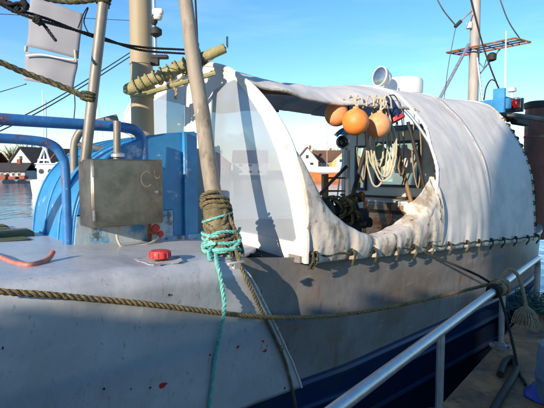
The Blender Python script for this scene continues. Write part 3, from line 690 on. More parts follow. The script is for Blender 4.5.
# front end panel: border strips round two clear windows
SP = 0.0
def on_front(px, py): s, t, z = toB(PS(px, py, SP)); return (t, z)
edge_near = [arch(SP, v/40) for v in range(0, 41)]            # near foot -> ridge
win = [on_front(x, y) for x, y in ((297,241), (289,196), (277,152), (262,117), (246,92), (236,80), (222,86), (214,92), (212,100), (209,160), (209,224))]
zbot = zs(0)+.0
def ring_strip(outer, inner, name, mt, parent, th=.012):
    n = len(outer); m = MB()
    vs = [B(SP, a, b) for a, b in outer]+[B(SP, a, b) for a, b in inner]
    m.add(vs, [[i, (i+1) % n, n+(i+1) % n, n+i] for i in range(n)])
    return m.build(name, mt, parent, sm=0, thick=th)
def resample(poly, n, start=None):
    pts = [Vector((a, b, 0)) for a, b in poly]; pts.append(pts[0]); L = [0]
    for i in range(1, len(pts)): L.append(L[-1]+(pts[i]-pts[i-1]).length)
    return [(interp(L[-1]*i/n, L, [p.x for p in pts]), interp(L[-1]*i/n, L, [p.y for p in pts])) for i in range(n)]
cw = (sum(a for a, b in win)/len(win), sum(b for a, b in win)/len(win))
t_mid = 1.43
outer_poly = [e for e in edge_near if e[0] < t_mid]+[(t_mid, 2.53), (t_mid, zbot+.02), (.6, zbot+.012), (.05, zbot-.03)]
def polar(poly, c, n):
    # radial resample around c
    out = []
    for i in range(n):
        a = 2*math.pi*i/n; dx, dz = math.cos(a), math.sin(a); best = 0
        for j in range(len(poly)):
            (x1, y1), (x2, y2) = poly[j], poly[(j+1) % len(poly)]
            ex, ey = x2-x1, y2-y1; den = dx*ey-dz*ex
            if abs(den) < 1e-9: continue
            k = ((x1-c[0])*ey-(y1-c[1])*ex)/den; q = ((x1-c[0])*dz-(y1-c[1])*dx)/den
            if k > 0 and -1e-6 <= q <= 1+1e-6: best = max(best, k)
        out.append((c[0]+dx*best, c[1]+dz*best))
    return out
NP = 140
po, pi_ = polar(outer_poly, cw, NP), polar(win, cw, NP)
ring_strip(po, pi_, 'front_panel', 'canvas', can)
# clear pane, gently bulging
m = MB(); vs = [B(SP, *cw)-U*.03]
RR = [.25,.5,.75,1.012]
for r_ in RR:
    for (a, b) in pi_:
        vs.append(B(SP, lerp(cw[0], a, r_), lerp(cw[1], b, r_))-U*(.03*(1-r_*r_)+.009)+U*.006*noise.noise(Vector((a*4*r_, b*4, 2))))
fs = [[0, 1+i, 1+(i+1) % NP] for i in range(NP)]
for q in range(len(RR)-1):
    fs += [[1+q*NP+i, 1+(q+1)*NP+i, 1+(q+1)*NP+(i+1) % NP, 1+q*NP+(i+1) % NP] for i in range(NP)]
tag(m.add(vs, fs).build('clear_window', 'clear_plastic', can, sm=60), 'clear plastic window in the canopy front')
# far half of the front
far = [(2*TC-a, b) for a, b in edge_near if a < t_mid-.0]
outer2 = far+[(2*TC-t_mid+.0, 2.53)]
outer2 = [(t_mid+.004, zbot+.02), (t_mid+.004, 2.525), (TC, 2.54)]+[(2*TC-a, b) for a, b in reversed(edge_near)][1:]+[(2*TC-.05, zbot)]
win2 = [(1.52,1.2), (1.52,2.30), (1.75,2.36), (2.2,2.28), (2.6,2.02), (2.9,1.6), (2.98,1.2)]
cw2 = (2.15, 1.75)
po2, pi2 = polar(outer2, cw2, NP), polar(win2, cw2, NP)
ring_strip(po2, pi2, 'front_panel', 'canvas', can)
m = MB(); vs = [B(SP, *cw2)-U*.02]+[B(SP, a, b)-U*.008 for a, b in pi2]
m.add(vs, [[0, 1+i, 1+(i+1) % NP] for i in range(NP)]).build('clear_window', 'clear_plastic', can, sm=60)
# rolled hem of the front arch
hem = [skin(.0, 1.45*i/70, .004, .4) for i in range(71)]
MB().tube(hem, .022, 8).build('front_hem', 'canvas', can)
# roof sheet over the open bay
vr0, vr1 = v_of_t(.66), 2-v_of_t(.86)
def f_roof(u, v):
    s = lerp(-.02, 2.16, u); vv = lerp(vr0-.012*math.sin(u*9)-.02*u, vr1, v); p = skin(s, vv, .004, 1.4)
    sag = .03*math.sin(math.pi*u); return p-Vector((0,0,sag+.012*noise.noise(Vector((s*3, vv*6, 9)))*(2 if v < .15 or v > .85 else 1)))
tag(MB().grid(f_roof, 50, 40).build('roof_sheet', 'canvas_cool', can, thick=.006), 'canvas roof strip over the open bay')
MB().tube([f_roof(i/50, 0)-Vector((0,0,.006)) for i in range(51)], [.013+.006*abs(noise.noise(Vector((i*.7,0,0)))) for i in range(51)], 7).build('roof_hem', 'canvas_dirty', can)
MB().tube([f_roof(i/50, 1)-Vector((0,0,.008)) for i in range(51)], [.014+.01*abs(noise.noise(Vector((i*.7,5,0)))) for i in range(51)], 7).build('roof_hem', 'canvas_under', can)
MB().tube([skin(.05, .93, -.05, 0), skin(1.0,.98,-.06,0), skin(2.0, 1.02, -.04, 0)], .02, 7).build('ridge_pole', 'brown_wood', can)
MB().tube([skin(.05, 1.3, -.05, 0), skin(1.2,.8,-.06,0)], .016, 7).build('roof_batten', 'brown_wood', can)
# two aft sheets, the second tucked beneath the first at the seam
def edge_s(v):
    vv = v if v <= 1 else 2-v; return 1.72+.40*smooth(vv/.62)+.02*math.sin(vv*31)
SEAM = 3.02
LPX = (268, 288, 316, 352, 374, 396, 414, 431, 449, 467, 479, 491, 503, 515, 527, 537)
LS = [max(.02, toB(PT(x, 250, -.055))[0]) for x in LPX]
def pucker(s, h):   # h: height above the foot in metres
    if h > .35: return 0
    return sum(-.020*math.exp(-((s-q)/(.022+.09*h))**2)*math.exp(-h*7)+.010*math.exp(-((s-q-.06)/.03)**2)*math.exp(-h*9) for q in LS)
def tuck(s, v):    # folds falling from the seam and tight pulls at the lashings
    lo = max(0, 1-v/.22) if v < 1 else 0
    return pucker(s, v*2.6)+lo*.006*noise.noise(Vector((s*4, v*3, 5)))*2+ (.016*smooth((.5-v)/.5)*math.sin((s-SEAM)*30+v*2)*math.exp(-abs(s-SEAM+.12)*8) if v < .5 else 0)
def f_aft1(u, v):
    vv = v*vr1; e = edge_s(vv); s = lerp(e, SEAM-.10*math.exp(-vv*5)+.02, u); return skin(s, vv, .010+tuck(s, vv), 1)
def f_aft2(u, v):
    vv = v*vr1; s = lerp(SEAM-.16, 4.30, u); return skin(s, vv, -.004+tuck(s, vv)*(smooth((s-SEAM+.16)/.3)), 1)
tag(MB().grid(f_aft1, 44, 120).build('canopy_sheet', 'canvas_cool', can, thick=.006), 'wide canvas sheet beside the open bay')
tag(MB().grid(f_aft2, 44, 120).build('canopy_sheet', 'canvas_cool', can, thick=.006), 'aft canvas sheet behind the seam')
MB().tube([skin(SEAM-.06, vr1*i/120, .018, 1) for i in range(10, 121)], .0035, 5).build('stitching', 'canvas_dirty', can)
MB().tube([f_aft1(0, i/120) for i in range(121)], [.014+.009*abs(noise.noise(Vector((i*.5,2,0)))) for i in range(121)], 7).build('bay_hem', 'canvas', can)
MB().tube([f_aft2(1, i/120) for i in range(121)], .018, 7).build('aft_hem', 'canvas_dirty', can)
for i in range(2, 56, 4):
    p = f_aft2(.99, i/120); MB().rope(coil(p, U, .026, -.02, .03, 1.6, .006), .007).build('hem_tie', 'rope_moss', can)
# lower side skirt under the opening, rolled and stained
tpx = [(305,140), (312,168), (318,188), (327,204), (340,217), (355,228), (370,233), (386,229), (400,222), (414,210), (425,197), (434,184), (440,166), (444,150)]
top = [toB(PT(x, y, .03)) for x, y in tpx]
ts_, tz_ = [q[0] for q in top], [q[2] for q in top]
def f_skirt(u, v):
    s = lerp(-.012, 1.86, u); zt = interp(s, ts_, tz_)+.008*noise.noise(Vector((s*5,0,3))); zb = zs(s)-.035
    z = lerp(zb, zt, v); h = (z-1)/1.54
    vv = 0; lo, hi = 0, .9
    for _ in range(20):
        mid = (lo+hi)/2
        if arch(s, mid)[1] < z: lo = mid
        else: hi = mid
    t = arch(s, lo)[0]
    bulge = .035*math.sin(math.pi*v)*min(1, (zt-zb)/.25)
    w_ = .014*noise.noise(Vector((s*3.5, z*2, 6)))+.009*noise.noise(Vector((s*11+z*3, z*1.5, 1)))+.003*noise.noise(Vector((s*24, z*9, 1)))
    fold = .10*smooth((v-.8)/.2)*interp(s, [0,.25,1.5,1.8], [.1,.8,.8,.2])
    return B(s, t-.006-bulge-pucker(s, z-zb)*1.3+w_*interp(s,[0,.2,9],[.2,1,1])+fold, z-.02*smooth((v-.85)/.15))
tag(MB().grid(f_skirt, 120, 26).build('side_skirt', 'canvas_dirty', can, thick=.007), 'stained sagging lower skirt below the opening')
MB().tube([f_skirt(i/120, 1)+N*.02-Vector((0,0,.015)) for i in range(121)], [.017+.007*abs(noise.noise(Vector((i*.13,7,0)))) for i in range(121)], 8).build('rolled_edge', 'canvas_dirty', can)
# crumpled stained patch at the opening's aft lower corner
def f_patch(u, v):
    s = lerp(1.42, 1.80, u); z = lerp(zs(s)+.06, interp(s, ts_, tz_)+.05, v); return B(s, -.05+.022*noise.noise(Vector((s*6, z*4, 2)))+.006*noise.noise(Vector((s*22, z*12, 2)))+.12*smooth((v-.6)/.4)+.06*smooth((.25-u)/.25), z)
MB().grid(f_patch, 26, 26).build('patch', 'canvas_dirty', can, thick=.006)
# lower hem rope and lashings
hemp = [B(s, -.045, zs(s)+.02+.008*math.sin(s*23)) for s in [lerp(.0, 4.28, i/90) for i in range(91)]]
MB().rope(hemp, .007).build('hem_rope', 'rope_moss', can)
for x in LPX:
    p = PT(x, 250, -.055); s = toB(p)[0]; s = max(.02, s); z = zs(s)
    m = MB(); lean = random.uniform(-.045, .02)
    c0 = B(s, -.05, z+.035); c1 = B(s+lean, -.05, z-.05)
    m.rope(catmull([c0, c0+Vector((0,0,.01))-N*.02, (c0+c1)/2-N*.03, c1-N*.012, c1+Vector((0,0,-.02))], 5), .0075)
    m.rope(catmull([c0+U*.012, (c0+c1)/2+U*.02-N*.022, c1+U*.004], 5), .0065)
    lo = m.build('lashing', 'rope_moss', can)
    MB().lathe(c0-N*.0, [(.02,-.004), (.022,.004), (.012,.008)], 12, axis=-N).build('eyelet', 'dark', lo)

# ------------------------------------------------------------------ poles and ropes on the boat
pb = PZ(223, 257, zs(-.4)+.01); ptop = P(176, -60, 3.42)
ax = (ptop-pb).normalized()
lp = thing('leaning_pole', pb, 'weathered bare pole leaning up from the foredeck, lashed with rope at its foot', 'pole')
m = MB().tube([pb.lerp(ptop, i/14)+Vector((.004*math.sin(i*1.3), 0, 0)) for i in range(15)], [.056-.010*i/14 for i in range(15)], 18)
m.build('shaft', 'pole', lp)
X_ = ax.orthogonal().normalized(); Y_ = ax.cross(X_)
# canvas wrap at the foot
def f_wrap(u, v):
    d = lerp(.03, .36, v); a = u*2*math.pi; r = .073+.016*noise.noise(Vector((math.cos(a)*2, math.sin(a)*2, d*9)))+.012*math.sin(v*math.pi)
    return pb+ax*d+(X_*math.cos(a)+Y_*math.sin(a))*r
MB().grid(f_wrap, 24, 16).build('wrapping', 'rope_olive', lp, thick=.004)
def tilt(a, k): return (a+Vector((random.uniform(-k,k), random.uniform(-k,k), random.uniform(-k,k)))).normalized()
random.seed(21)
m = MB()
for d_, tn, r_, tl in ((.37,2.3,.082,.25), (.33,2.1,.088,.45), (.26,1.6,.092,.8), (.2,1.5,.094,.9), (.13,2.0,.098,.6), (.06,1.8,.10,.5)):
    m.rope(coil(pb+ax*d_, tilt(ax, tl), r_, -.02, .02, tn, .018, ph=random.uniform(0,6)), .0125)
m.rope(catmull([pb+ax*.40-N*.07, pb+ax*.25-N*.10+U*.03, pb+ax*.1-N*.10+U*.08, pb-N*.08+U*.10], 6), .012)
tag(m.build('lashing_rope', 'rope_olive'), 'olive brown rope wound round the foot of the leaning pole', 'rope')
MB().rope(coil(pb, ax, .097, .25, .27, 1.1, .012), .008).build('thin_cord', 'rope_teal', lp)
# olive rope that runs down beside the plate seam
l1 = [pb+ax*.33-N*.06+U*.075, pb+ax*.2-N*.10+U*.12]+[on_bow(x, y)-N*.02 for x, y in ((247,284), (259,309), (271,333), (281,355), (288,378), (293,402), (296,425))]
l1[1] = PT(234, 236, .12); l1.insert(2, PT(238, 258, .0)); l1.insert(3, PT(243, 272, -.02))
tag(MB().rope(catmull(l1, 8), .0125).build('hull_rope', 'rope_olive'), 'olive rope hanging down the hull along the plate seam', 'rope')
# teal rope: turns round the pole foot, a loose loop and a long fall
m = MB()
for d_, tn, r_, tl in ((.13,1.3,.112,.35), (.09,1.4,.118,.5), (.05,1.2,.115,.6), (.10,1.0,.125,.9)):
    m.rope(coil(pb+ax*d_, tilt(ax, tl), r_, -.015, .015, tn, .02, ph=random.uniform(0,6)), .0125)
lpt = [PT(x, y, t) for x, y, t in ((209,241,.20), (222,237,.17), (238,243,.16), (243,254,.13), (236,263,.07), (224,268,.05), (213,264,.06), (209,253,.13), (216,245,.17), (227,250,.14), (229,260,.08), (222,268,.04))]
m.rope(catmull(lpt, 8), .0125)
m.rope(catmull([PT(214,250,.15), PT(226,243,.16), PT(236,236,.2), PT(240,228,.25)], 8), .0115)
fall = [PT(216,254,.10), PT(217,262,.03), PT(219,271,-.03)]+[on_bow(x, y)-N*.018 for x, y in ((220,285), (219,305), (217,330), (214,355), (211,380), (208,405), (206,430))]
fall[5] = fall[5]-N*.02; fall[4] = fall[4]-N*.035
m.rope(catmull(fall, 8), .0135)
tag(m.build('mooring_rope', 'rope_teal'), 'turquoise rope knotted at the pole foot and hanging down the hull', 'rope')
# long brown rope across the bow to the guard rail
knot = P(494, 283, 4.20)
def hug(px, py, off=.016): return on_bow(px, py)-N*off
lr = [hug(-40, 288), hug(0, 291), hug(40, 293.5), hug(90, 298), hug(140, 303), hug(190, 309), hug(225, 313, .024), hug(262, 316, .03)]
hug_end = toB(lr[-1])
mid = [(300,317.5,.05), (340,315,.16), (380,309,.30), (420,301,.46), (455,293,.60)]
for i, (x, y, kk) in enumerate(mid):
    Y0 = lr[7].y+(knot.y-lr[7].y)*(i+1)/6.0; lr.append(P(x, y, Y0))
lr.append(knot)
tag(MB().rope(catmull(lr, 10), .0155).build('brown_rope', 'rope_brown'), 'long brown rope running across the bow to the guard rail', 'rope')
# boom lashed across at the mast
b0, b1 = P(128, 90, 3.86), P(225, 48, 3.78)
bx = (b1-b0).normalized()
bm = thing('boom', b0, 'short mossy wooden boom lashed between foremast and leaning pole', 'boom')
MB().tube([b0.lerp(b1, i/10) for i in range(11)], [.05,.052,.052,.05,.05,.048,.046,.044,.042,.04,.038], 14).build('spar', 'boom_moss', bm)
MB().tube([b1-bx*.01, b1+bx*.02, b1+bx*.02+Vector((0,0,.08))], .009, 6).build('end_hook', 'galv', bm)
m = MB()
for d0, d1, tn in ((.05,.20,2.5), (.24,.42,3.2), (.44,.6,2.4)): m.rope(coil(b0, bx, .06, d0, d1, tn, .006), .009)
m.rope(catmull([b0+bx*.05-Vector((0,0,.05)), b0+bx*.3-Vector((0,0,.1)), b0+bx*.6-Vector((0,0,.07)), b0+bx*.78-Vector((0,0,.03))], 6), .010)
m.build('boom_lashing', 'boom_moss', bm)
MB().rope(catmull([b0+bx*.38-Vector((0,0,.05)), b0+bx*.40-Vector((0,0,.12)), b0+bx*.43-Vector((0,0,.17)), b0+bx*.42-Vector((0,0,.23))], 6), .012).build('loose_end', 'rope_tan', bm)
MB().tube([b0.lerp(b1, .2)-Vector((0,0,.09)), b0.lerp(b1, .9)-Vector((0,0,.16)), P(212,73,3.9)], .02, 8).build('under_spar', 'boom_moss', bm)
# the block and its two stays
bk = b0.lerp(b1, .72)-Vector((0,.04,0))
m = MB().bbox(bk+Vector((0,0,.0)), (.055,.12,.19), .02); m.rope(coil(bk, bx, .055, -.05, .05, 3, .006), .010); m.bbox(bk+Vector((0,0,.10)), (.04,.05,.06), .01)
tag(m.build('pulley_block', 'dark'), 'black pulley block tied on the boom beside the leaning pole', 'pulley')
tag(MB().tube([bk+Vector((-.01,0,.1)), P(186,-30,3.7)], .008, 6).build('rigging_wire', 'rope_black'), 'black stay rising from the pulley block, the one closer to the leaning pole', 'rigging')
tag(MB().tube([bk+Vector((.01,0,.1)), P(194,-30,3.7)], .008, 6).build('rigging_wire', 'rope_black'), 'black stay rising from the pulley block, on its outer side', 'rigging')
# grey pole, mossy rope and the white sheet at the bow
g0, g1 = P(85, 162, 3.05), P(107, -30, 3.1)
tag(MB().tube([g0.lerp(g1, i/8) for i in range(9)], .034, 12).build('grey_pole', 'pole_grey'), 'grey metal pole standing beside the steel box', 'pole')
m = MB()
pts = catmull([P(-20,54,2.85), P(0,62,2.9), P(28,74,2.95), P(60,86,3.0), P(88,98,3.03)], 10)
m.rope(pts, .020, pitch=.16); m.rope(coil(P(88,98,3.05), (g1-g0).normalized(), .042, -.02, .03, 3, .004), .010)
tag(m.build('mossy_rope', 'rope_moss'), 'thick mossy rope crossing the white sheet and tied to the grey pole', 'rope')
m = MB(); pts = catmull([P(40,-3,3.0), P(60,1,3.02), P(80,1.5,3.04), P(100,-1,3.08)], 8); m.rope(pts, .017, pitch=.13); m.rope(coil(P(103,0,3.1), (g1-g0).normalized(), .042, -.03, .04, 3, .004), .011)
tag(m.build('mossy_rope', 'rope_moss'), 'short dark rope tied across the upper end of the grey pole', 'rope')
sh = thing('hanging_sheet', P(24,86,3.4), 'torn white cloth sheet in two pieces hanging in the rigging', 'sheet')
def f_sh(c, amp):
    def f(u, v):
        a = c[0].lerp(c[1], u); b = c[3].lerp(c[2], u); p = a.lerp(b, v); return p+Vector((0, amp*noise.noise(Vector((u*2.2, v*2, amp*99)))-.018*math.sin(u*math.pi), .004*math.sin(u*14)*(1-abs(2*v-1))))
    return f
MB().grid(f_sh([P(31,-4,3.42), P(83,14,3.46), P(78.5,59,3.46), P(26.5,46,3.42)], .02), 14, 12).build('cloth', 'sheet', sh, thick=.004)
MB().grid(f_sh([P(26,51,3.43), P(78,60,3.47), P(73,88.5,3.47), P(24,80,3.43)], .022), 14, 10).build('cloth', 'sheet', sh, thick=.004)
m = MB(); m.tube([P(26.5,46,3.42), P(26,51,3.43)], .012, 6); m.tube([P(75,50,3.44), P(76,62,3.44)], .009, 6); m.build('tie', 'rope_cream', sh)
MB().tube(catmull([P(26,56,3.4), P(40,54.5,3.4), P(60,58,3.42), P(74,60,3.43)], 5), .006, 5).build('batten', 'white_clean', sh)
def line(name, pts, r, mt, label, cat='rigging', rope=False, n=10):
    m = MB(); pp = catmull(pts, n)
    if rope: m.rope(pp, r)
    else: m.tube(pp, r, 6)
    return tag(m.build(name, mt), label, cat)
m = MB()
m.rope(catmull([P(-6,0,2.75), P(10,9,2.78), P(24,12,2.8), P(50,20,2.95), P(100,39,3.3), P(140,47,3.7), P(190,50,4.0)], 10), .0095)
m.rope(catmull([P(0,3,2.74), P(16,12,2.78), P(37,19.5,2.82), P(60,26,3.0), P(100,37,3.3), P(140,50,3.7), P(190,54,4.0)], 10), .0095)
m.rope(catmull([P(37,19.5,2.82), P(44,25,2.82), P(50,33,2.82), P(56,41,2.82)], 6), .010)
for (x, y) in ((4,2), (10,6), (16,8), (37,19.5), (24,4)): m.rope(coil(P(x,y,2.79), Vector((1,0,-.5)).normalized(), .018, -.02, .02, 3, .006), .010)
m.rope(catmull([P(-4,-2,2.75), P(8,4,2.75), P(20,3,2.77), P(26,8,2.78), P(18,12,2.78), P(8,8,2.76), P(2,2,2.75)], 6), .010)
tag(m.build('black_rope', 'rope_black'), 'pair of black ropes knotted together and passing in front of the foremast', 'rope')
line('rigging_wire', [P(-10,95,6), P(20,86,6), P(26,84,3.5)], .005, 'wire', 'thin wire from the lower corner of the hanging sheet')
line('rigging_wire', [P(-10,13.5,6), P(140,21,7.5)], .004, 'wire', 'thin wire running level behind the hanging sheet to the foremast')
line('rigging_wire', [P(-30,140,5), P(35,110,5.6), P(90,78,6.2), P(131,52,6.8)], .007, 'wire', 'wire rising to the foremast, upper of a parallel pair')
line('rigging_wire', [P(-30,145,5), P(35,114,5.6), P(90,82,6.2), P(131,56,6.8)], .007, 'wire', 'wire rising to the foremast, lower of a parallel pair')
line('rigging_wire', [P(78,28,3.3), P(84,13,3.2), P(88,8,3.1), P(84,22,3.2), P(90,36,3.2)], .004, 'rope_black', 'loose dark string between the hanging sheet and the grey pole')
line('rigging_wire', [P(74,88,3.4), P(75,104,3.3), P(74,118,3.2)], .004, 'wire', 'thin string dangling from the bottom of the hanging sheet')
hs = catmull([deck_at(-25,250,.02), deck_at(0,257,.015), deck_at(12,262,.014), deck_at(28,265,.02), deck_at(42,262,.02), deck_at(49,258,.03), PZ(53,252,1.15)], 8)
tag(MB().tube(hs, .0145, 10).build('hose', 'hose_pink'), 'pinkish red hose lying on the foredeck beside mossy planks', 'hose')
# aft rigging
line('rigging_wire', [P(428,-20,8.2), P(442,8,8.2), P(456,26,8.2)], .011, 'wire', 'stay coming down to a black insulator beside the aft mast')
line('rigging_wire', [P(456,26,8.2), P(449,62,8.1), P(444,99,8.0)], .006, 'wire', 'wire from the black insulator down to the canopy')
m = MB().tube([P(455,27,8.2), P(461,21,8.2)], .03, 8); tag(m.build('insulator', 'dark'), 'black cable insulator hanging beside the aft mast', 'insulator')
line('rigging_wire', [P(461,21,8.2), P(472,11,8.35)], .010, 'rust', 'short rusty link between insulator and aft mast')
line('rigging_wire', [P(466,-20,8.2), P(477,24,8.1), P(486,55,7.8), P(496,82,7.4), P(503,97,7.0)], .013, 'rope_black', 'black cable running from the aft mast down to the side light board')
line('rigging_wire', [P(494,-20,8.4), P(507,18,8.2), P(522,42,7.75)], .011, 'wire', 'stay running up from the outer end of the spreader frame')
line('rigging_wire', [P(484,100,7.2), P(486,88,7.2), P(491,80,7.2), P(497,82,7.2)], .010, 'rope_black', 'short black cable arching beside the aft mast foot')

# ------------------------------------------------------------------ under the canopy: buoys, coils, lamp, gear
bu = [(336.5,114.5,11.8,4.55,'buoy_pale','pale orange round buoy with a seam hanging beside the blue lamp hood'),
      (355.5,122,13.2,4.40,'buoy','bright orange round buoy hanging between two paler ones'),
      (378,125.5,12.6,4.62,'buoy_pale','pale orange round buoy hanging over the rope coil')]
for i, (x, y, r, Y, mt, lb) in enumerate(bu):
    c = P(x, y, Y); rr = r/FPX*Y
    o = thing('buoy', c-Vector((0,0,rr)), lb, 'buoy', 'orange buoys hanging in the canopy opening')
    axb = Vector((.1*(i-1), -.12, 1)).normalized()
    pr = [(rr*math.sin(math.pi*j/22)*(1+.004*(j == 11)), -rr*math.cos(math.pi*j/22)) for j in range(1, 20)]+[(rr*.24, rr*1.0), (rr*.22, rr*1.12), (rr*.12, rr*1.16)]
    MB().lathe(c, pr, 32, axis=axb).build('float', mt, o)
    MB().tube([c+Vector((rr*1.003*math.cos(a)*.96, -rr*1.003*math.sin(a)*.35-.0, rr*1.003*math.sin(a)*.93)) for a in [2*math.pi*j/40 for j in range(40)]], .003, 5, closed=True).build('seam', mt, o)
    tp = c+axb*rr*1.1; hk = P(x+random.uniform(2,9), 98.5+i*1.2, Y-.02)
    m = MB(); m.rope(catmull([tp, tp.lerp(hk, .5)+Vector((.015,0,0)), hk], 6), .008); m.rope(catmull([tp+Vector((.01,0,0)), tp.lerp(hk, .5)-Vector((.02,0,0)), hk-Vector((.03,0,0))], 6), .008)
    m.build('tether', 'rope_cream', o)
m = MB()
for i in range(6):
    cx = 377+random.uniform(-3,8); w_ = random.uniform(8,15); h_ = random.uniform(62,90); Y = 4.72+.02*i
    pts = []
    for j in range(29):
        a = 2*math.pi*j/28; yy = 98+h_/2-h_/2*math.cos(a); k = (.35+.65*smooth((yy-98)/h_*1.5)); pts.append(P(cx+w_*k*math.sin(a)+random.uniform(-.6,.6), yy, Y+.02*math.sin(a)))
    m.rope(pts, .0095)
for i in range(5):
    x = 350+i*9+random.uniform(-2,2); m.rope(catmull([P(x-3,106,4.6), P(x-2,98,4.6), P(x+1,95.5,4.62), P(x+4,99,4.6), P(x+5,108,4.62)], 5), .0085)
tag(m.build('rope_coil', 'rope_cream'), 'cream rope coiled in long loops hanging below the buoys', 'rope')
lamp = thing('work_lamp', P(343,148,5.0), 'round work lamp with a bright blue hood hanging beside the buoys', 'lamp')
lc = P(343,142,5.0); ld = Vector((-.3,-.95,-.05)).normalized()
MB().lathe(lc, [(.02,-.1), (.055,-.08), (.068,-.01), (.072,.02), (.06,.025)], 20, axis=ld).build('reflector', 'lamp_metal', lamp)
MB().lathe(lc+ld*.022, [(.06,0), (.045,.012), (.02,.018)], 20, axis=ld).build('lens', 'win_dark', lamp)
m = MB(); hc = P(345,133,5.0)
m.grid(lambda u, v: hc+Vector((lerp(-.10,.10,u), lerp(-.12,.10,v)+.02*u, .05*math.cos((u-.5)*3.2)-.03+.05*(u-.3)+.03*v)), 10, 6)
m.build('hood', 'blue_paint', lamp, thick=.012)
MB().tube([hc+Vector((.02,0,.05)), P(349,100,5.0)], .008, 6).build('hanger', 'dark', lamp)
# bucket hung upside down behind the third buoy
bkt = thing('bucket', P(393,120,4.9), 'dark blue bucket with a red rim hanging behind the third buoy', 'bucket')
ba = Vector((-.45,.1,.9)).normalized(); bc = P(394,119,4.9)
MB().lathe(bc, [(.095,0), (.09,.05), (.075,.24), (.02,.245)], 22, axis=ba).build('body', 'navy', bkt)
MB().lathe(bc-ba*.004, [(.10,-.03), (.112,-.025), (.112,.012), (.10,.016)], 22, axis=ba).build('rim', 'red_plastic', bkt)
MB().tube(hp([bc+ba*.0+Vector((.1,0,.04)), bc+ba*.2+Vector((.1,0,.06)), P(386,98,4.85)], 5), .006, 6).build('handle', 'wire', bkt)
gf = P(377, 156, 5.2)
m = MB(); random.seed(5)
m.lathe(gf, [(.02,-.13), (.08,-.11), (.12,-.03), (.12,.04), (.07,.11), (.03,.14)], 18)
for i in range(12): m.tube(coil(gf, Vector((random.random()-.5, random.random()-.5, random.random()-.5)).normalized(), .122, -.01, .01, 1, .012, n=16), .006, 4)
m.tube([gf+Vector((0,0,.13)), gf+Vector((.02,0,.6))], .008, 5)
tag(m.build('netted_float', 'float_green'), 'pale green netted float hanging behind the cream rope coil', 'float')
jg = P(404, 160, 5.9)
j = thing('plastic_jug', jg-Vector((0,0,.18)), 'translucent white plastic jug hanging in front of the wheelhouse window', 'jug')
MB().lathe(jg, [(.03,-.17), (.11,-.16), (.12,-.10), (.12,.06), (.08,.12), (.04,.15), (.035,.19)], 18).build('body', 'white_clean', j)
MB().tube(hp([jg+Vector((.08,0,.11)), jg+Vector((.15,0,.10)), jg+Vector((.15,0,.0)), jg+Vector((.12,0,-.03))], 5), .014, 7).build('handle', 'white_clean', j)
MB().tube([jg+Vector((0,0,.19)), jg+Vector((-.02,0,.62))], .006, 5).build('string', 'rope_cream', j)
m = MB()
for i, (x, w_) in enumerate(((392,4), (398,3), (360,3), (415,3))): m.rope(catmull([P(x,108,5.0), P(x-w_,140+5*i,5.0), P(x+w_,170+6*i,5.0), P(x+2*w_,150,5.02), P(x+w_,110,5.02)], 6), .007)
tag(m.build('loose_cords', 'rope_tan'), 'thin tan cords dangling in loops inside the canopy opening', 'rope')
m = MB().lathe(P(361,197,6.0), [(.03,-.06), (.05,-.04), (.05,.04), (.02,.07)], 12)
tag(m.build('rusty_shackle_pot', 'rust'), 'small rusty pot on the wheelhouse ledge', 'pot')
# bars leaning inside the opening
tag(MB().tube([P(346,225,5.0), P(354,190,5.0), P(366,148,5.0)], .024, 8).build('iron_bar', 'dark'), 'black iron bar leaning in front of the wheelhouse window', 'bar')
tag(MB().tube([P(397,146,5.15), P(403,172,5.1), P(414,212,5.05)], .022, 8).build('wooden_handle', 'brown_wood'), 'brown wooden tool handle leaning against the wheelhouse', 'handle')
tag(MB().tube([P(408,122,4.95), P(418,160,4.9), P(427,200,4.9)], .02, 8).build('canopy_stay', 'dark'), 'dark stay bar just inside the opening edge of the canopy', 'bar')
tag(MB().tube([P(312,203,5.4), P(330,183,5.4), P(347,166,5.4)], .018, 8).build('diagonal_stay', 'dark'), 'thin black diagonal strut beyond the deck opening', 'bar')
far_rail = thing('far_rail', P(347,215,6.1), 'low pipe railing along the far side of the boat deck', 'railing')
MB().tube([P(348,150,6.0), P(347.5,225,6.0)], .03, 8).build('post', 'white_paint', far_rail)
for y in (178, 191): MB().tube([P(322,y,5.9), P(350,y,6.1)], .012, 6).build('rail', 'pole_grey', far_rail)
MB().tube([P(325,174,5.8), P(325,215,5.8)], .045, 10).build('bollard', 'wood_pile', far_rail)
g = thing('winch', P(336,235,4.7), 'dark greasy deck winch with a coiled net beneath the opening', 'winch')
wc = P(335,212,4.8)
MB().lathe(wc, [(.16,-.2), (.16,-.18), (.07,-.17), (.07,.17), (.16,.18), (.16,.2)], 20, axis=U).build('drum', 'dark', g)
MB().bbox(wc-Vector((0,0,.25)), (.5,.35,.3), .03, ax3).build('bed', 'dark', g)
m = MB(); random.seed(3)
for i in range(16):
    c = wc+Vector((random.uniform(-.12,.26), random.uniform(-.12,.12), random.uniform(-.08,.16))); m.rope(coil(c, Vector((random.random()-.5, random.random()-.5, random.random()-.5)).normalized(), random.uniform(.04,.09), -.02, .02, 2, .02), .013)
m.build('net_coil', 'rope_moss', g)
m = MB().bbox(P(357,218,4.9), (.22,.2,.2), .03); m.lathe(P(349,205,4.9), [(.03,-.05), (.05,0), (.03,.06)], 10); m.bbox(P(366,222,4.9), (.12,.14,.1), .02)
tag(m.build('battery_box', 'dark'), 'small black box with clamps beside the rusty locker', 'box')

# ------------------------------------------------------------------ guard rail on the quay and what is tied to it
gr = thing('guard_rail', edge(.6), 'low galvanised guard rail along the quay edge', 'railing')
ra, rb_, rc_ = P(300,433,1.88), P(505,286.5,4.26), P(538,256.5,5.45)
RZ = .575
def rail_pt(px): 
    d = ray(px, 0); k = ((RZ-CAMZ))
    return None
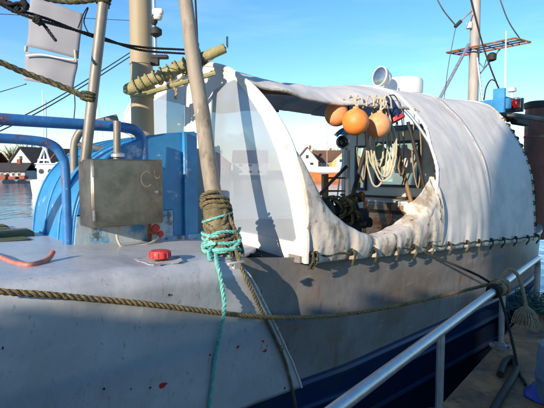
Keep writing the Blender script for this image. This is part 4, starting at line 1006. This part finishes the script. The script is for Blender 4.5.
# rail axis through two points of constant height
p_near = PZ(335, 410, RZ); p_far = PZ(537, 259, RZ); rd = (p_far-p_near).normalized()
p_near2 = p_near-rd*2.0
MB().tube(hp([p_near2, p_near-rd, p_near, p_near.lerp(p_far,.5), p_far-rd*.12, p_far-rd*.02-Vector((0,0,.01)), p_far+rd*.045-Vector((0,0,.06)), p_far+rd*.06-Vector((0,0,.2)), p_far+rd*.06-Vector((0,0,RZ-.01))], 8), .033, 16).build('top_rail', 'galv', gr)
def rail_at(px):
    a = p_near; lo, hi = -3.0, (p_far-p_near).length
    for _ in range(50):
        mid = (lo+hi)/2; q = p_near+rd*mid; x = CX+FPX*q.x/(q.y*math.cos(PITCH)-(q.z-CAMZ)*math.sin(PITCH))
        if x < px: lo = mid
        else: hi = mid
    return p_near+rd*lo
posts = [rail_at(441), rail_at(503)]
for q in posts+[posts[0]-rd*1.5]:
    MB().tube([Vector((q.x,q.y,.012)), Vector((q.x,q.y,RZ-.02))], .026, 14).build('post', 'galv', gr)
    MB().lathe(Vector((q.x,q.y,0)), [(.10,.0), (.10,.014), (.05,.018), (.035,.04), (.028,.045)], 22).build('base_plate', 'pole_grey', gr)
    m = MB()
    for j in range(4):
        a = j*math.pi/2+.5; m.lathe(Vector((q.x+.075*math.cos(a), q.y+.075*math.sin(a), .014)), [(.012,0), (.012,.012), (.006,.016)], 6)
    m.build('bolt', 'rust', gr)
# brown rope knot on the rail and frayed end
kp = rail_at(503)-rd*.05; kp.z = RZ
m = MB(); m.rope(coil(kp, rd, .052, -.14, .03, 4.2, .008), .0155, ph=1); m.rope(coil(kp, rd, .074, -.08, .02, 2.2, .012, ph=2), .0155)
m.rope(catmull([knot, kp-rd*.14+Vector((0,0,.05)), kp-rd*.1+Vector((0,0,.06))], 6), .0155)
Yk = kp.y
hang = catmull([kp+Vector((-.03,0,.04)), P(508,270,Yk), P(516,273,Yk), P(521,284,Yk), P(525,300,Yk-.02), P(526,309,Yk-.03)], 8)
m.rope(hang, .017)
kr = tag(m.build('rope_knot', 'rope_tan'), 'tan rope knotted on the guard rail with a frayed hanging end', 'rope')
m = MB(); e0 = hang[-1]
for i in range(420):
    a = random.uniform(0, 6.28); w_ = random.random()**.6; d = Vector((math.cos(a)*w_*.75, math.sin(a)*w_*.75, -1)).normalized(); L = random.uniform(.09,.17)
    c1 = e0+Vector((math.cos(a)*.014, math.sin(a)*.014, random.uniform(-.01,.03))); q1 = c1+d*L*.55+Vector((math.cos(a),math.sin(a),0))*w_*.03
    m.tube([c1, q1, q1+Vector((math.cos(a)*.01+random.uniform(-.025,.025), math.sin(a)*.01+random.uniform(-.02,.02), -L*.5+random.uniform(-.01,.03)))], [.005,.0045,.003], 4, cap=False)
m.build('frayed_end', 'rope_tan', kr)
# black line from the boat over the rail and down to the quay
q = [PT(384,234,.0), P(412,247,4.25), P(445,261,4.2), P(475,274,4.2), P(491,283,4.17)]
m = MB(); m.rope(catmull(q, 8), .0115)
m.rope(coil(rail_at(494), rd, .05, -.05, .03, 3, .006), .0115)
q2 = [P(493,284,4.1), P(499,294,4.0), P(506,316,3.9), P(513,345,3.75), P(519,372,3.6), P(523,400,3.45), P(524,420,3.38)]
for v in q2: v.z = max(v.z, .015)
m.rope(catmull(q2, 8), .0125)
tag(m.build('black_line', 'rope_black'), 'thin black mooring line from the canopy skirt over the guard rail', 'rope')
# things lying on the quay by the rail
def quay_at(px, py): v = PZ(px, py, 0); return v
random.seed(11)
nc = quay_at(546, 314)
m = MB()
for i in range(40):
    c = nc+Vector((random.uniform(-.35,.3), random.uniform(-.25,.25), random.uniform(.02,.13))); m.tube(coil(c, Vector((random.random()-.5, random.random()-.5, random.random()+.2)).normalized(), random.uniform(.04,.12), -.02, .02, 1.5, .03, n=10), .006, 5)
tag(m.build('net_heap', 'net_green'), 'green fishing net heaped on the quay beside the guard rail', 'net')
bq = quay_at(568, 404)
br = thing('plastic_barrel', bq, 'grey blue plastic barrel standing on the quay near the guard rail', 'barrel')
MB().lathe(bq, [(.16,0), (.185,.02), (.20,.12), (.20,.16), (.208,.17), (.208,.19), (.20,.20), (.20,.32), (.185,.40), (.16,.42), (.15,.405)], 30).build('body', 'barrel_blue', br)
MB().lathe(bq+Vector((0,0,.40)), [(.15,0), (.15,.02), (.03,.022)], 24).build('lid', 'barrel_blue', br)
bt = quay_at(545, 394)
def f_tarp(u, v):
    a_ = 2*math.pi*u; r_ = v*(1+.25*noise.noise(Vector((math.cos(a_)*2, math.sin(a_)*2, 8)))); x = .07+.24*r_*math.cos(a_); y = -.05+.17*r_*math.sin(a_); e = (1-v)*.5; return bt+Vector((x, y, .006+min(1,e*7)*(.04+.035*noise.noise(Vector((u*4,v*4,3)))+.015*noise.noise(Vector((u*9,v*9,5))))))
tag(MB().grid(f_tarp, 20, 16).build('tarpaulin', 'tarp_blue', thick=.003), 'crumpled bright blue tarpaulin on the quay at the barrel foot', 'tarpaulin')
hq = [quay_at(x, y)+Vector((0,0,.03)) for x, y in ((488,425), (500,402), (510,385), (516,372), (513,362), (505,366), (500,378))]
tag(MB().tube(catmull(hq, 8), .028, 10).build('black_hose', 'dark'), 'thick black hose curled on the quay below the guard rail', 'hose')

# ------------------------------------------------------------------ shed-shaped blocks, added out of view to shade quay and boat
QX = Vector((-SUN_XY.y, SUN_XY.x, 0)).normalized(); SX = Vector((SUN_XY.x, SUN_XY.y, 0))
qedge = -.88
shd0 = SX*8.2+QX*qedge
shed = thing('shade_block', shd0+QX*4-SX*-2, 'unseen red shed shape added behind the viewer to shade quay and canopy', 'blocker')
ctr = shd0+QX*4.5+SX*2.5
axs = (QX, SX, Vector((0,0,1)))
MB().box(ctr+Vector((0,0,3.8)), (9.0,5.0,7.6), axs).build('wall', 'shade_block_wood', shed, sm=0)
m = MB(); e = .0
v8 = [ctr+QX*a+SX*b+Vector((0,0,z)) for a, b, z in ((-4.5,-2.8,7.55), (4.8,-2.8,7.55), (4.8,0,9.6), (-4.5,0,9.6), (4.8,2.8,7.55), (-4.5,2.8,7.55))]
m.add(v8, [[0,1,2,3], [3,2,4,5], [0,3,5], [1,4,2], [0,5,4,1]]); m.build('roof', 'roof_dark', shed, sm=0)
axn = SX*7.0  # lower block, added unseen so its shadow covers the hull side
sx2 = thing('low_shade_block', axn+QX*-1.9+SX*1.2, 'unseen low red block with a rising top added to shade the hull side', 'blocker')
aq = [(-2.85,3.46), (-2.15,3.52), (-1.6,3.80), (-.92,4.4)]
m = MB(); vs = []
for b_ in (0, 2.4):
    vs += [axn+QX*q_+SX*b_+Vector((0,0,h_)) for q_, h_ in aq]+[axn+QX*q_+SX*b_ for q_, h_ in reversed(aq)]
m.add(vs, [list(range(8)), list(range(15,7,-1))]+[[k_, (k_+1) % 8, 8+(k_+1) % 8, 8+k_] for k_ in range(8)]); m.build('wall', 'shade_block_wood', sx2, sm=0)
random.seed(9)
for i in range(9):  # lumps added on top to make the block's shadow edge uneven
    q_ = -2.8+i*.2; h_ = interp(q_, [k_[0] for k_ in aq], [k_[1] for k_ in aq]); e_ = random.uniform(.02,.13)
    MB().box(axn+QX*q_+SX*(.15+random.uniform(0,.2))+Vector((0,0,h_+e_/2)), (.16,.25,e_), axs).build('shade_edge_lump', 'stone', sx2, sm=0)
MB().box(ctr-SX*2.53+QX*1+Vector((0,0,1.1)), (1.6,.06,2.2), axs).build('door', 'brown_wood', shed, sm=0)

# ------------------------------------------------------------------ far shore: houses, boats, poles
def house(px, base, ridge, wpx, Y, wall, roof, label, gable=True, depth=8, name='house', rot=0, cols=3):
    c = P(px, base, Y); zb = -.36; zr = P(px, ridge, Y).z; wd = wpx/FPX*Y
    o = thing(name, (c.x, Y, zb), label, 'house')
    ze = zb+(zr-zb)*.52; cr_, sr = math.cos(rot), math.sin(rot)
    def T(x, y, z): return Vector((c.x+x*cr_-y*sr, Y+x*sr+y*cr_, z))
    h = wd/2; m = MB()
    if gable:
        m.add([T(-h,0,zb), T(h,0,zb), T(h,0,ze), T(0,0,zr-.15), T(-h,0,ze), T(-h,depth,zb), T(h,depth,zb), T(h,depth,ze), T(0,depth,zr-.15), T(-h,depth,ze)],
              [[0,1,2,3,4], [9,8,7,6,5], [1,6,7,2], [5,0,4,9], [0,5,6,1]])
        m.build('wall', wall, o, sm=0)
        for sg in (-1, 1):
            e = .5; k = (zr-ze)/h
            a = [T(sg*(h+e),-e,ze-e*k), T(0,-e,zr), T(0,depth+e,zr), T(sg*(h+e),depth+e,ze-e*k)]
            MB().poly(a, .25, (a[1]-a[0]).cross(a[3]-a[0])).build('roof', roof, o, sm=0)
    else:
        m.box(T(0,depth/2,(zb+ze)/2), (wd,depth,ze-zb), (Vector((cr_,sr,0)), Vector((-sr,cr_,0)), Vector((0,0,1)))); m.build('wall', wall, o, sm=0)
        for sg in (0, 1):
            y1 = -.5 if not sg else depth+.5
            a = [T(-h-.4,y1,ze-.2), T(h+.4,y1,ze-.2), T(h+.4,depth/2,zr), T(-h-.4,depth/2,zr)]
            MB().poly(a, .25, (a[1]-a[0]).cross(a[3]-a[0])).build('roof', roof, o, sm=0)
    ax = (Vector((cr_,sr,0)), Vector((-sr,cr_,0)), Vector((0,0,1))); fl = 2 if ze-zb > 4.5 else 1
    for f_ in range(fl):
        for i in range(cols):
            x = (i+.5)/cols*wd*.84-wd*.42; z = zb+(ze-zb)*(f_+.55)/fl
            wdw = MB().box(T(x,-.06,z), (wd/cols*.38,.12,(ze-zb)/fl*.42), ax).build('window', 'white_clean', o, sm=0)
            MB().box(T(x,-.14,z), (wd/cols*.30,.06,(ze-zb)/fl*.34), ax).build('pane', 'win_dark', wdw, sm=0)
    if gable and zr-ze > 2:
        MB().box(T(0,-.06,ze+(zr-ze)*.28), (wd*.12,.12,(zr-ze)*.25), ax).build('window', 'win_dark', o, sm=0)
    MB().box(T(wd*.18,depth*.5,zr+.1), (.8,.8,1.6), ax).build('chimney', 'roof_red', o, sm=0)
    return o
house(22, 180, 147, 36, 112, 'wall_white', 'roof_dark', 'white gabled house with a dark roof behind the white fishing boat', depth=16, rot=-.5)
house(8, 181, 163, 34, 104, 'wall_grey', 'roof_dark', 'low grey waterfront shed in front of the dark roofed house', gable=False, depth=5, cols=5)
house(-30, 181, 152, 40, 115, 'wall_red', 'roof_red', 'dark red warehouse at the end of the far shore', gable=False, depth=9)
house(64, 181, 156, 26, 118, 'wall_white', 'roof_red', 'white cottage with a red roof partly behind the fishing boat masts', gable=True, depth=9, rot=.3)
house(110, 181, 154, 36, 128, 'wall_yellow', 'roof_brown', 'pale yellow house beyond the foremast', gable=False, depth=9)
house(307, 177, 147, 22, 186, 'wall_white', 'roof_brown', 'white gabled house with brown roof seen through the canopy opening', depth=10, cols=2)
house(327, 177, 150, 26, 196, 'wall_grey', 'roof_brown', 'long grey house with a plain brown roof between two gabled houses', gable=False, depth=9)
house(347, 177, 146, 30, 182, 'wall_yellow', 'roof_brown', 'yellow gabled house with brown roof seen beside the work lamp', depth=10, cols=3)
house(250, 177, 150, 34, 175, 'wall_white', 'roof_red', 'white house with red roof seen through the clear window', gable=False, depth=9)
house(215, 177, 152, 28, 170, 'wall_red', 'roof_dark', 'red boathouse with dark roof seen through the clear window', depth=9)
house(560, 177, 150, 34, 190, 'wall_white', 'roof_red', 'white house with red roof beyond the stern', gable=False, depth=9)
# reddish fence and stores along the left waterfront
for i, (x, wpx, hpx) in enumerate(((-6,9,4), (5,6,5), (14,8,3), (24,6,4))):
    c = P(x, 183, 99); o = MB().bbox((c.x, 99, -.36+hpx*.10), (wpx*.2,1.6,hpx*.2), .1).build('fish_crate_stack', 'wall_red')
    tag(o, ('low pile of reddish crates at the outer end of the far waterfront row', 'tallest pile of reddish crates on the far waterfront', 'lowest pile of reddish crates on the far waterfront', 'reddish crate pile next to the white fishing boat')[i], 'crates', 'crate stacks on the far waterfront')
# white fishing boat far off
FBY = 52.0
fb = P(45, 195.4, FBY); fz = WZ
wb = thing('white_fishing_boat', (fb.x, FBY, fz), 'small white fishing boat with an A frame moored off the far shore', 'boat')
def W(px, py, dy=0): return P(px, py, FBY+dy)
m = MB()
def f_wh(u, v):
    # bow-on hull: u around from port to starboard, v height
    a = lerp(-1, 1, u); x = math.copysign(abs(a)**.9, a)*1.75*(1+.12*v); y = -2.2*(1-abs(a)**2.2)+0; return Vector((fb.x+x, FBY+1+y-.5*v*(1-abs(a)), fz-.2+1.75*v+.25*v*(1-abs(a))))
m.grid(f_wh, 20, 6); m.add([f_wh(i/20, 1) for i in range(21)]+[Vector((fb.x+1.9,FBY+10,fz+1.5)), Vector((fb.x-1.9,FBY+10,fz+1.5))], [list(range(23))])
m.add([f_wh(0,0), f_wh(0,1), Vector((fb.x-1.9,FBY+10,fz+1.5)), Vector((fb.x-1.7,FBY+10,fz-.2))], [[0,1,2,3]]); m.add([f_wh(1,0), f_wh(1,1), Vector((fb.x+1.9,FBY+10,fz+1.5)), Vector((fb.x+1.7,FBY+10,fz-.2))], [[3,2,1,0]])
m.build('hull', 'white_clean', wb)
cb_ = MB().bbox((fb.x-.1, FBY+3.6, fz+2.45), (3.3,3.6,2.0), .12).build('cabin', 'white_clean', wb)
for dx in (-1.1, -.05, 1.0): MB().lathe((fb.x-.1+dx, FBY+1.79, fz+2.65), [(.30,0), (.30,.04), (.22,.05)], 14, axis=(0,-1,0)).build('porthole', 'win_dark', cb_)
MB().bbox((fb.x-.1, FBY+3.6, fz+3.52), (3.6,3.9,.12), .04).build('cabin_roof', 'white_clean', wb)
for a, b in (((36,168),(44,148)), ((52,168),(45,148)), ((38,160),(50,160))): MB().tube([W(*a, 4), W(*b, 4)], .12, 6).build('frame_leg', 'white_clean', wb)
MB().tube([W(44,165,4.2), W(42.5,90,4.2)], [.10,.05], 6).build('mast', 'white_clean', wb)
MB().tube([W(47,165,4.6), W(46,100,4.6)], [.08,.04], 6).build('mast', 'white_clean', wb)
m = MB().bbox((fb.x+1.2, FBY+6, fz+4.2), (1.8,1.6,1.3), .1); m.tube([W(50,160,6), W(58,150,6), W(60,165,6)], .12, 6); m.build('net_drum', 'rust', wb)
wb2 = P(66, 188, 78)
o = thing('moored_cabin_boat', (wb2.x, 78, WZ), 'pale boat with a tall white side behind the white fishing boat', 'boat')
m = MB(); m.grid(lambda u, v: Vector((wb2.x-2.5+6*u, 78-.9*math.sin(math.pi*min(1,u*1.2+.1))*(.7+.3*v), WZ-.2+2.0*v+.7*v*(1-u)**2)), 12, 4); m.grid(lambda u, v: Vector((wb2.x-2.5+6*u, 78+.9*math.sin(math.pi*min(1,u*1.2+.1)), WZ-.2+2.0*v+.7*v*(1-u)**2)), 12, 4)
m.build('hull', 'white_clean', o)
MB().bbox((wb2.x+.2, 78, WZ+3.0), (3.0,1.6,2.2), .1).build('cabin', 'white_clean', o)
for i in range(3): MB().box((wb2.x-.7+.9*i, 77.19, WZ+3.3), (.55,.04,.6)).build('window', 'win_dark', o, sm=0)
MB().tube([P(97,185,90), P(97,68,90)], [.13,.05], 6).build('mast', 'white_clean', o)
MB().tube([P(92,118,90), P(102,118,90)], .06, 6).build('crosstree', 'white_clean', o)
for a in ((86,160), (107,160)): MB().tube([P(97,95,90), P(*a,90)], .03, 4).build('shroud', 'wire', o)
# orange hulled boat across the water
ob = P(330, 178.5, 150); oz = WZ; OBY = 118; ob = P(331, 181, OBY)
oo = thing('orange_boat', (ob.x, OBY, oz), 'long orange hulled boat with a white rail and wheelhouse across the water', 'boat')
Lb = 17.0
def f_ob(sg):
    def f(u, v):
        x = lerp(-9, 8, u); hw = 2.1*min(1, (1-(abs(u-.45)/.56)**2.6)) ; return Vector((ob.x+x-(.9*v if u < .1 else 0), OBY-sg*max(.02, hw)*(.75+.25*v), oz-.2+2.3*v+.9*v*max(0, .35-u)*2+.4*v*max(0,u-.7)*2))
    return f
m = MB().grid(f_ob(1), 24, 4); m.grid(f_ob(-1), 24, 4); m.build('hull', 'hull_orange', oo)
m = MB(); 
for sg in (1,-1):
    f = f_ob(sg); m.grid(lambda u, v: f(u, 1)+Vector((0, -.03*sg, 1.5*v)), 24, 1)
m.build('bulwark', 'white_clean', oo, thick=.1)
m = MB(); f1, f2 = f_ob(1), f_ob(-1); m.grid(lambda u, v: f1(u, .9).lerp(f2(u, .9), v), 24, 1); m.build('deck', 'brown_wood', oo)
MB().bbox((ob.x+3.6,OBY,oz+4.6), (4.2,2.6,2.6), .15).build('wheelhouse', 'white_clean', oo)
for i in range(3): MB().box((ob.x+2.3+1.3*i,OBY-1.32,oz+5.1), (.8,.06,.7)).build('window', 'win_dark', oo, sm=0)
MB().tube([P(327,172,OBY+1), P(327,128,OBY+1)], [.12,.05], 6).build('mast', 'mast_pale', oo)
MB().tube([P(324.5,142,OBY+1), P(329.5,142,OBY+1)], .06, 6).build('crosstree', 'mast_pale', oo)
# bare winter trees behind the left houses
def bare_tree(px, base, toppx, Y, lab, seed):
    random.seed(seed); c = P(px, base, Y); zb = -.3; H = P(px, toppx, Y).z-zb
    o = thing('bare_tree', (c.x, Y, zb), lab, 'tree', 'bare trees behind the far houses')
    m = MB(); b0 = Vector((c.x, Y, zb)); m.tube([b0, b0+Vector((.1,0,H*.3)), b0+Vector((0,.1,H*.6))], [.28,.2,.1], 6); m.build('trunk', 'twigs', o)
    m = MB()
    for i in range(70):
        a = random.uniform(0, 6.28); z0 = random.uniform(.25,.6)*H; r = random.uniform(.15,.42)*H; z1 = min(H, z0+random.uniform(.15,.5)*H)
        p0 = b0+Vector((0,0,z0)); p2 = b0+Vector((math.cos(a)*r, math.sin(a)*r, z1)); p1 = p0.lerp(p2,.5)+Vector((0,0,.06*H))
        m.tube([p0, p1, p2], [.08,.05,.02], 4, cap=False)
        for j in range(5):
            k = random.uniform(.3,1); q = p0.lerp(p2,k)+Vector((0,0,.03*H)); m.tube([q, q+Vector((random.uniform(-.1,.1)*H, random.uniform(-.1,.1)*H, random.uniform(.02,.13)*H))], [.03,.012], 3, cap=False)
    m.build('crown', 'twigs', o)
for i, (x, t, Y) in enumerate(((12,143,150), (27,141,158), (40,142,152), (52,146,160), (78,148,155), (312,143,225), (336,143,230))):
    bare_tree(x, 178, t, Y, ('leafless tree behind the grey waterfront shed', 'tall leafless tree rising over the dark house roof', 'leafless tree behind the white fishing boat masts', 'leafless tree behind the red roofed white cottage', 'leafless tree between cottage and yellow house', 'leafless tree behind the brown roofed white gable', 'leafless tree between the grey house and yellow gable')[i], 40+i)
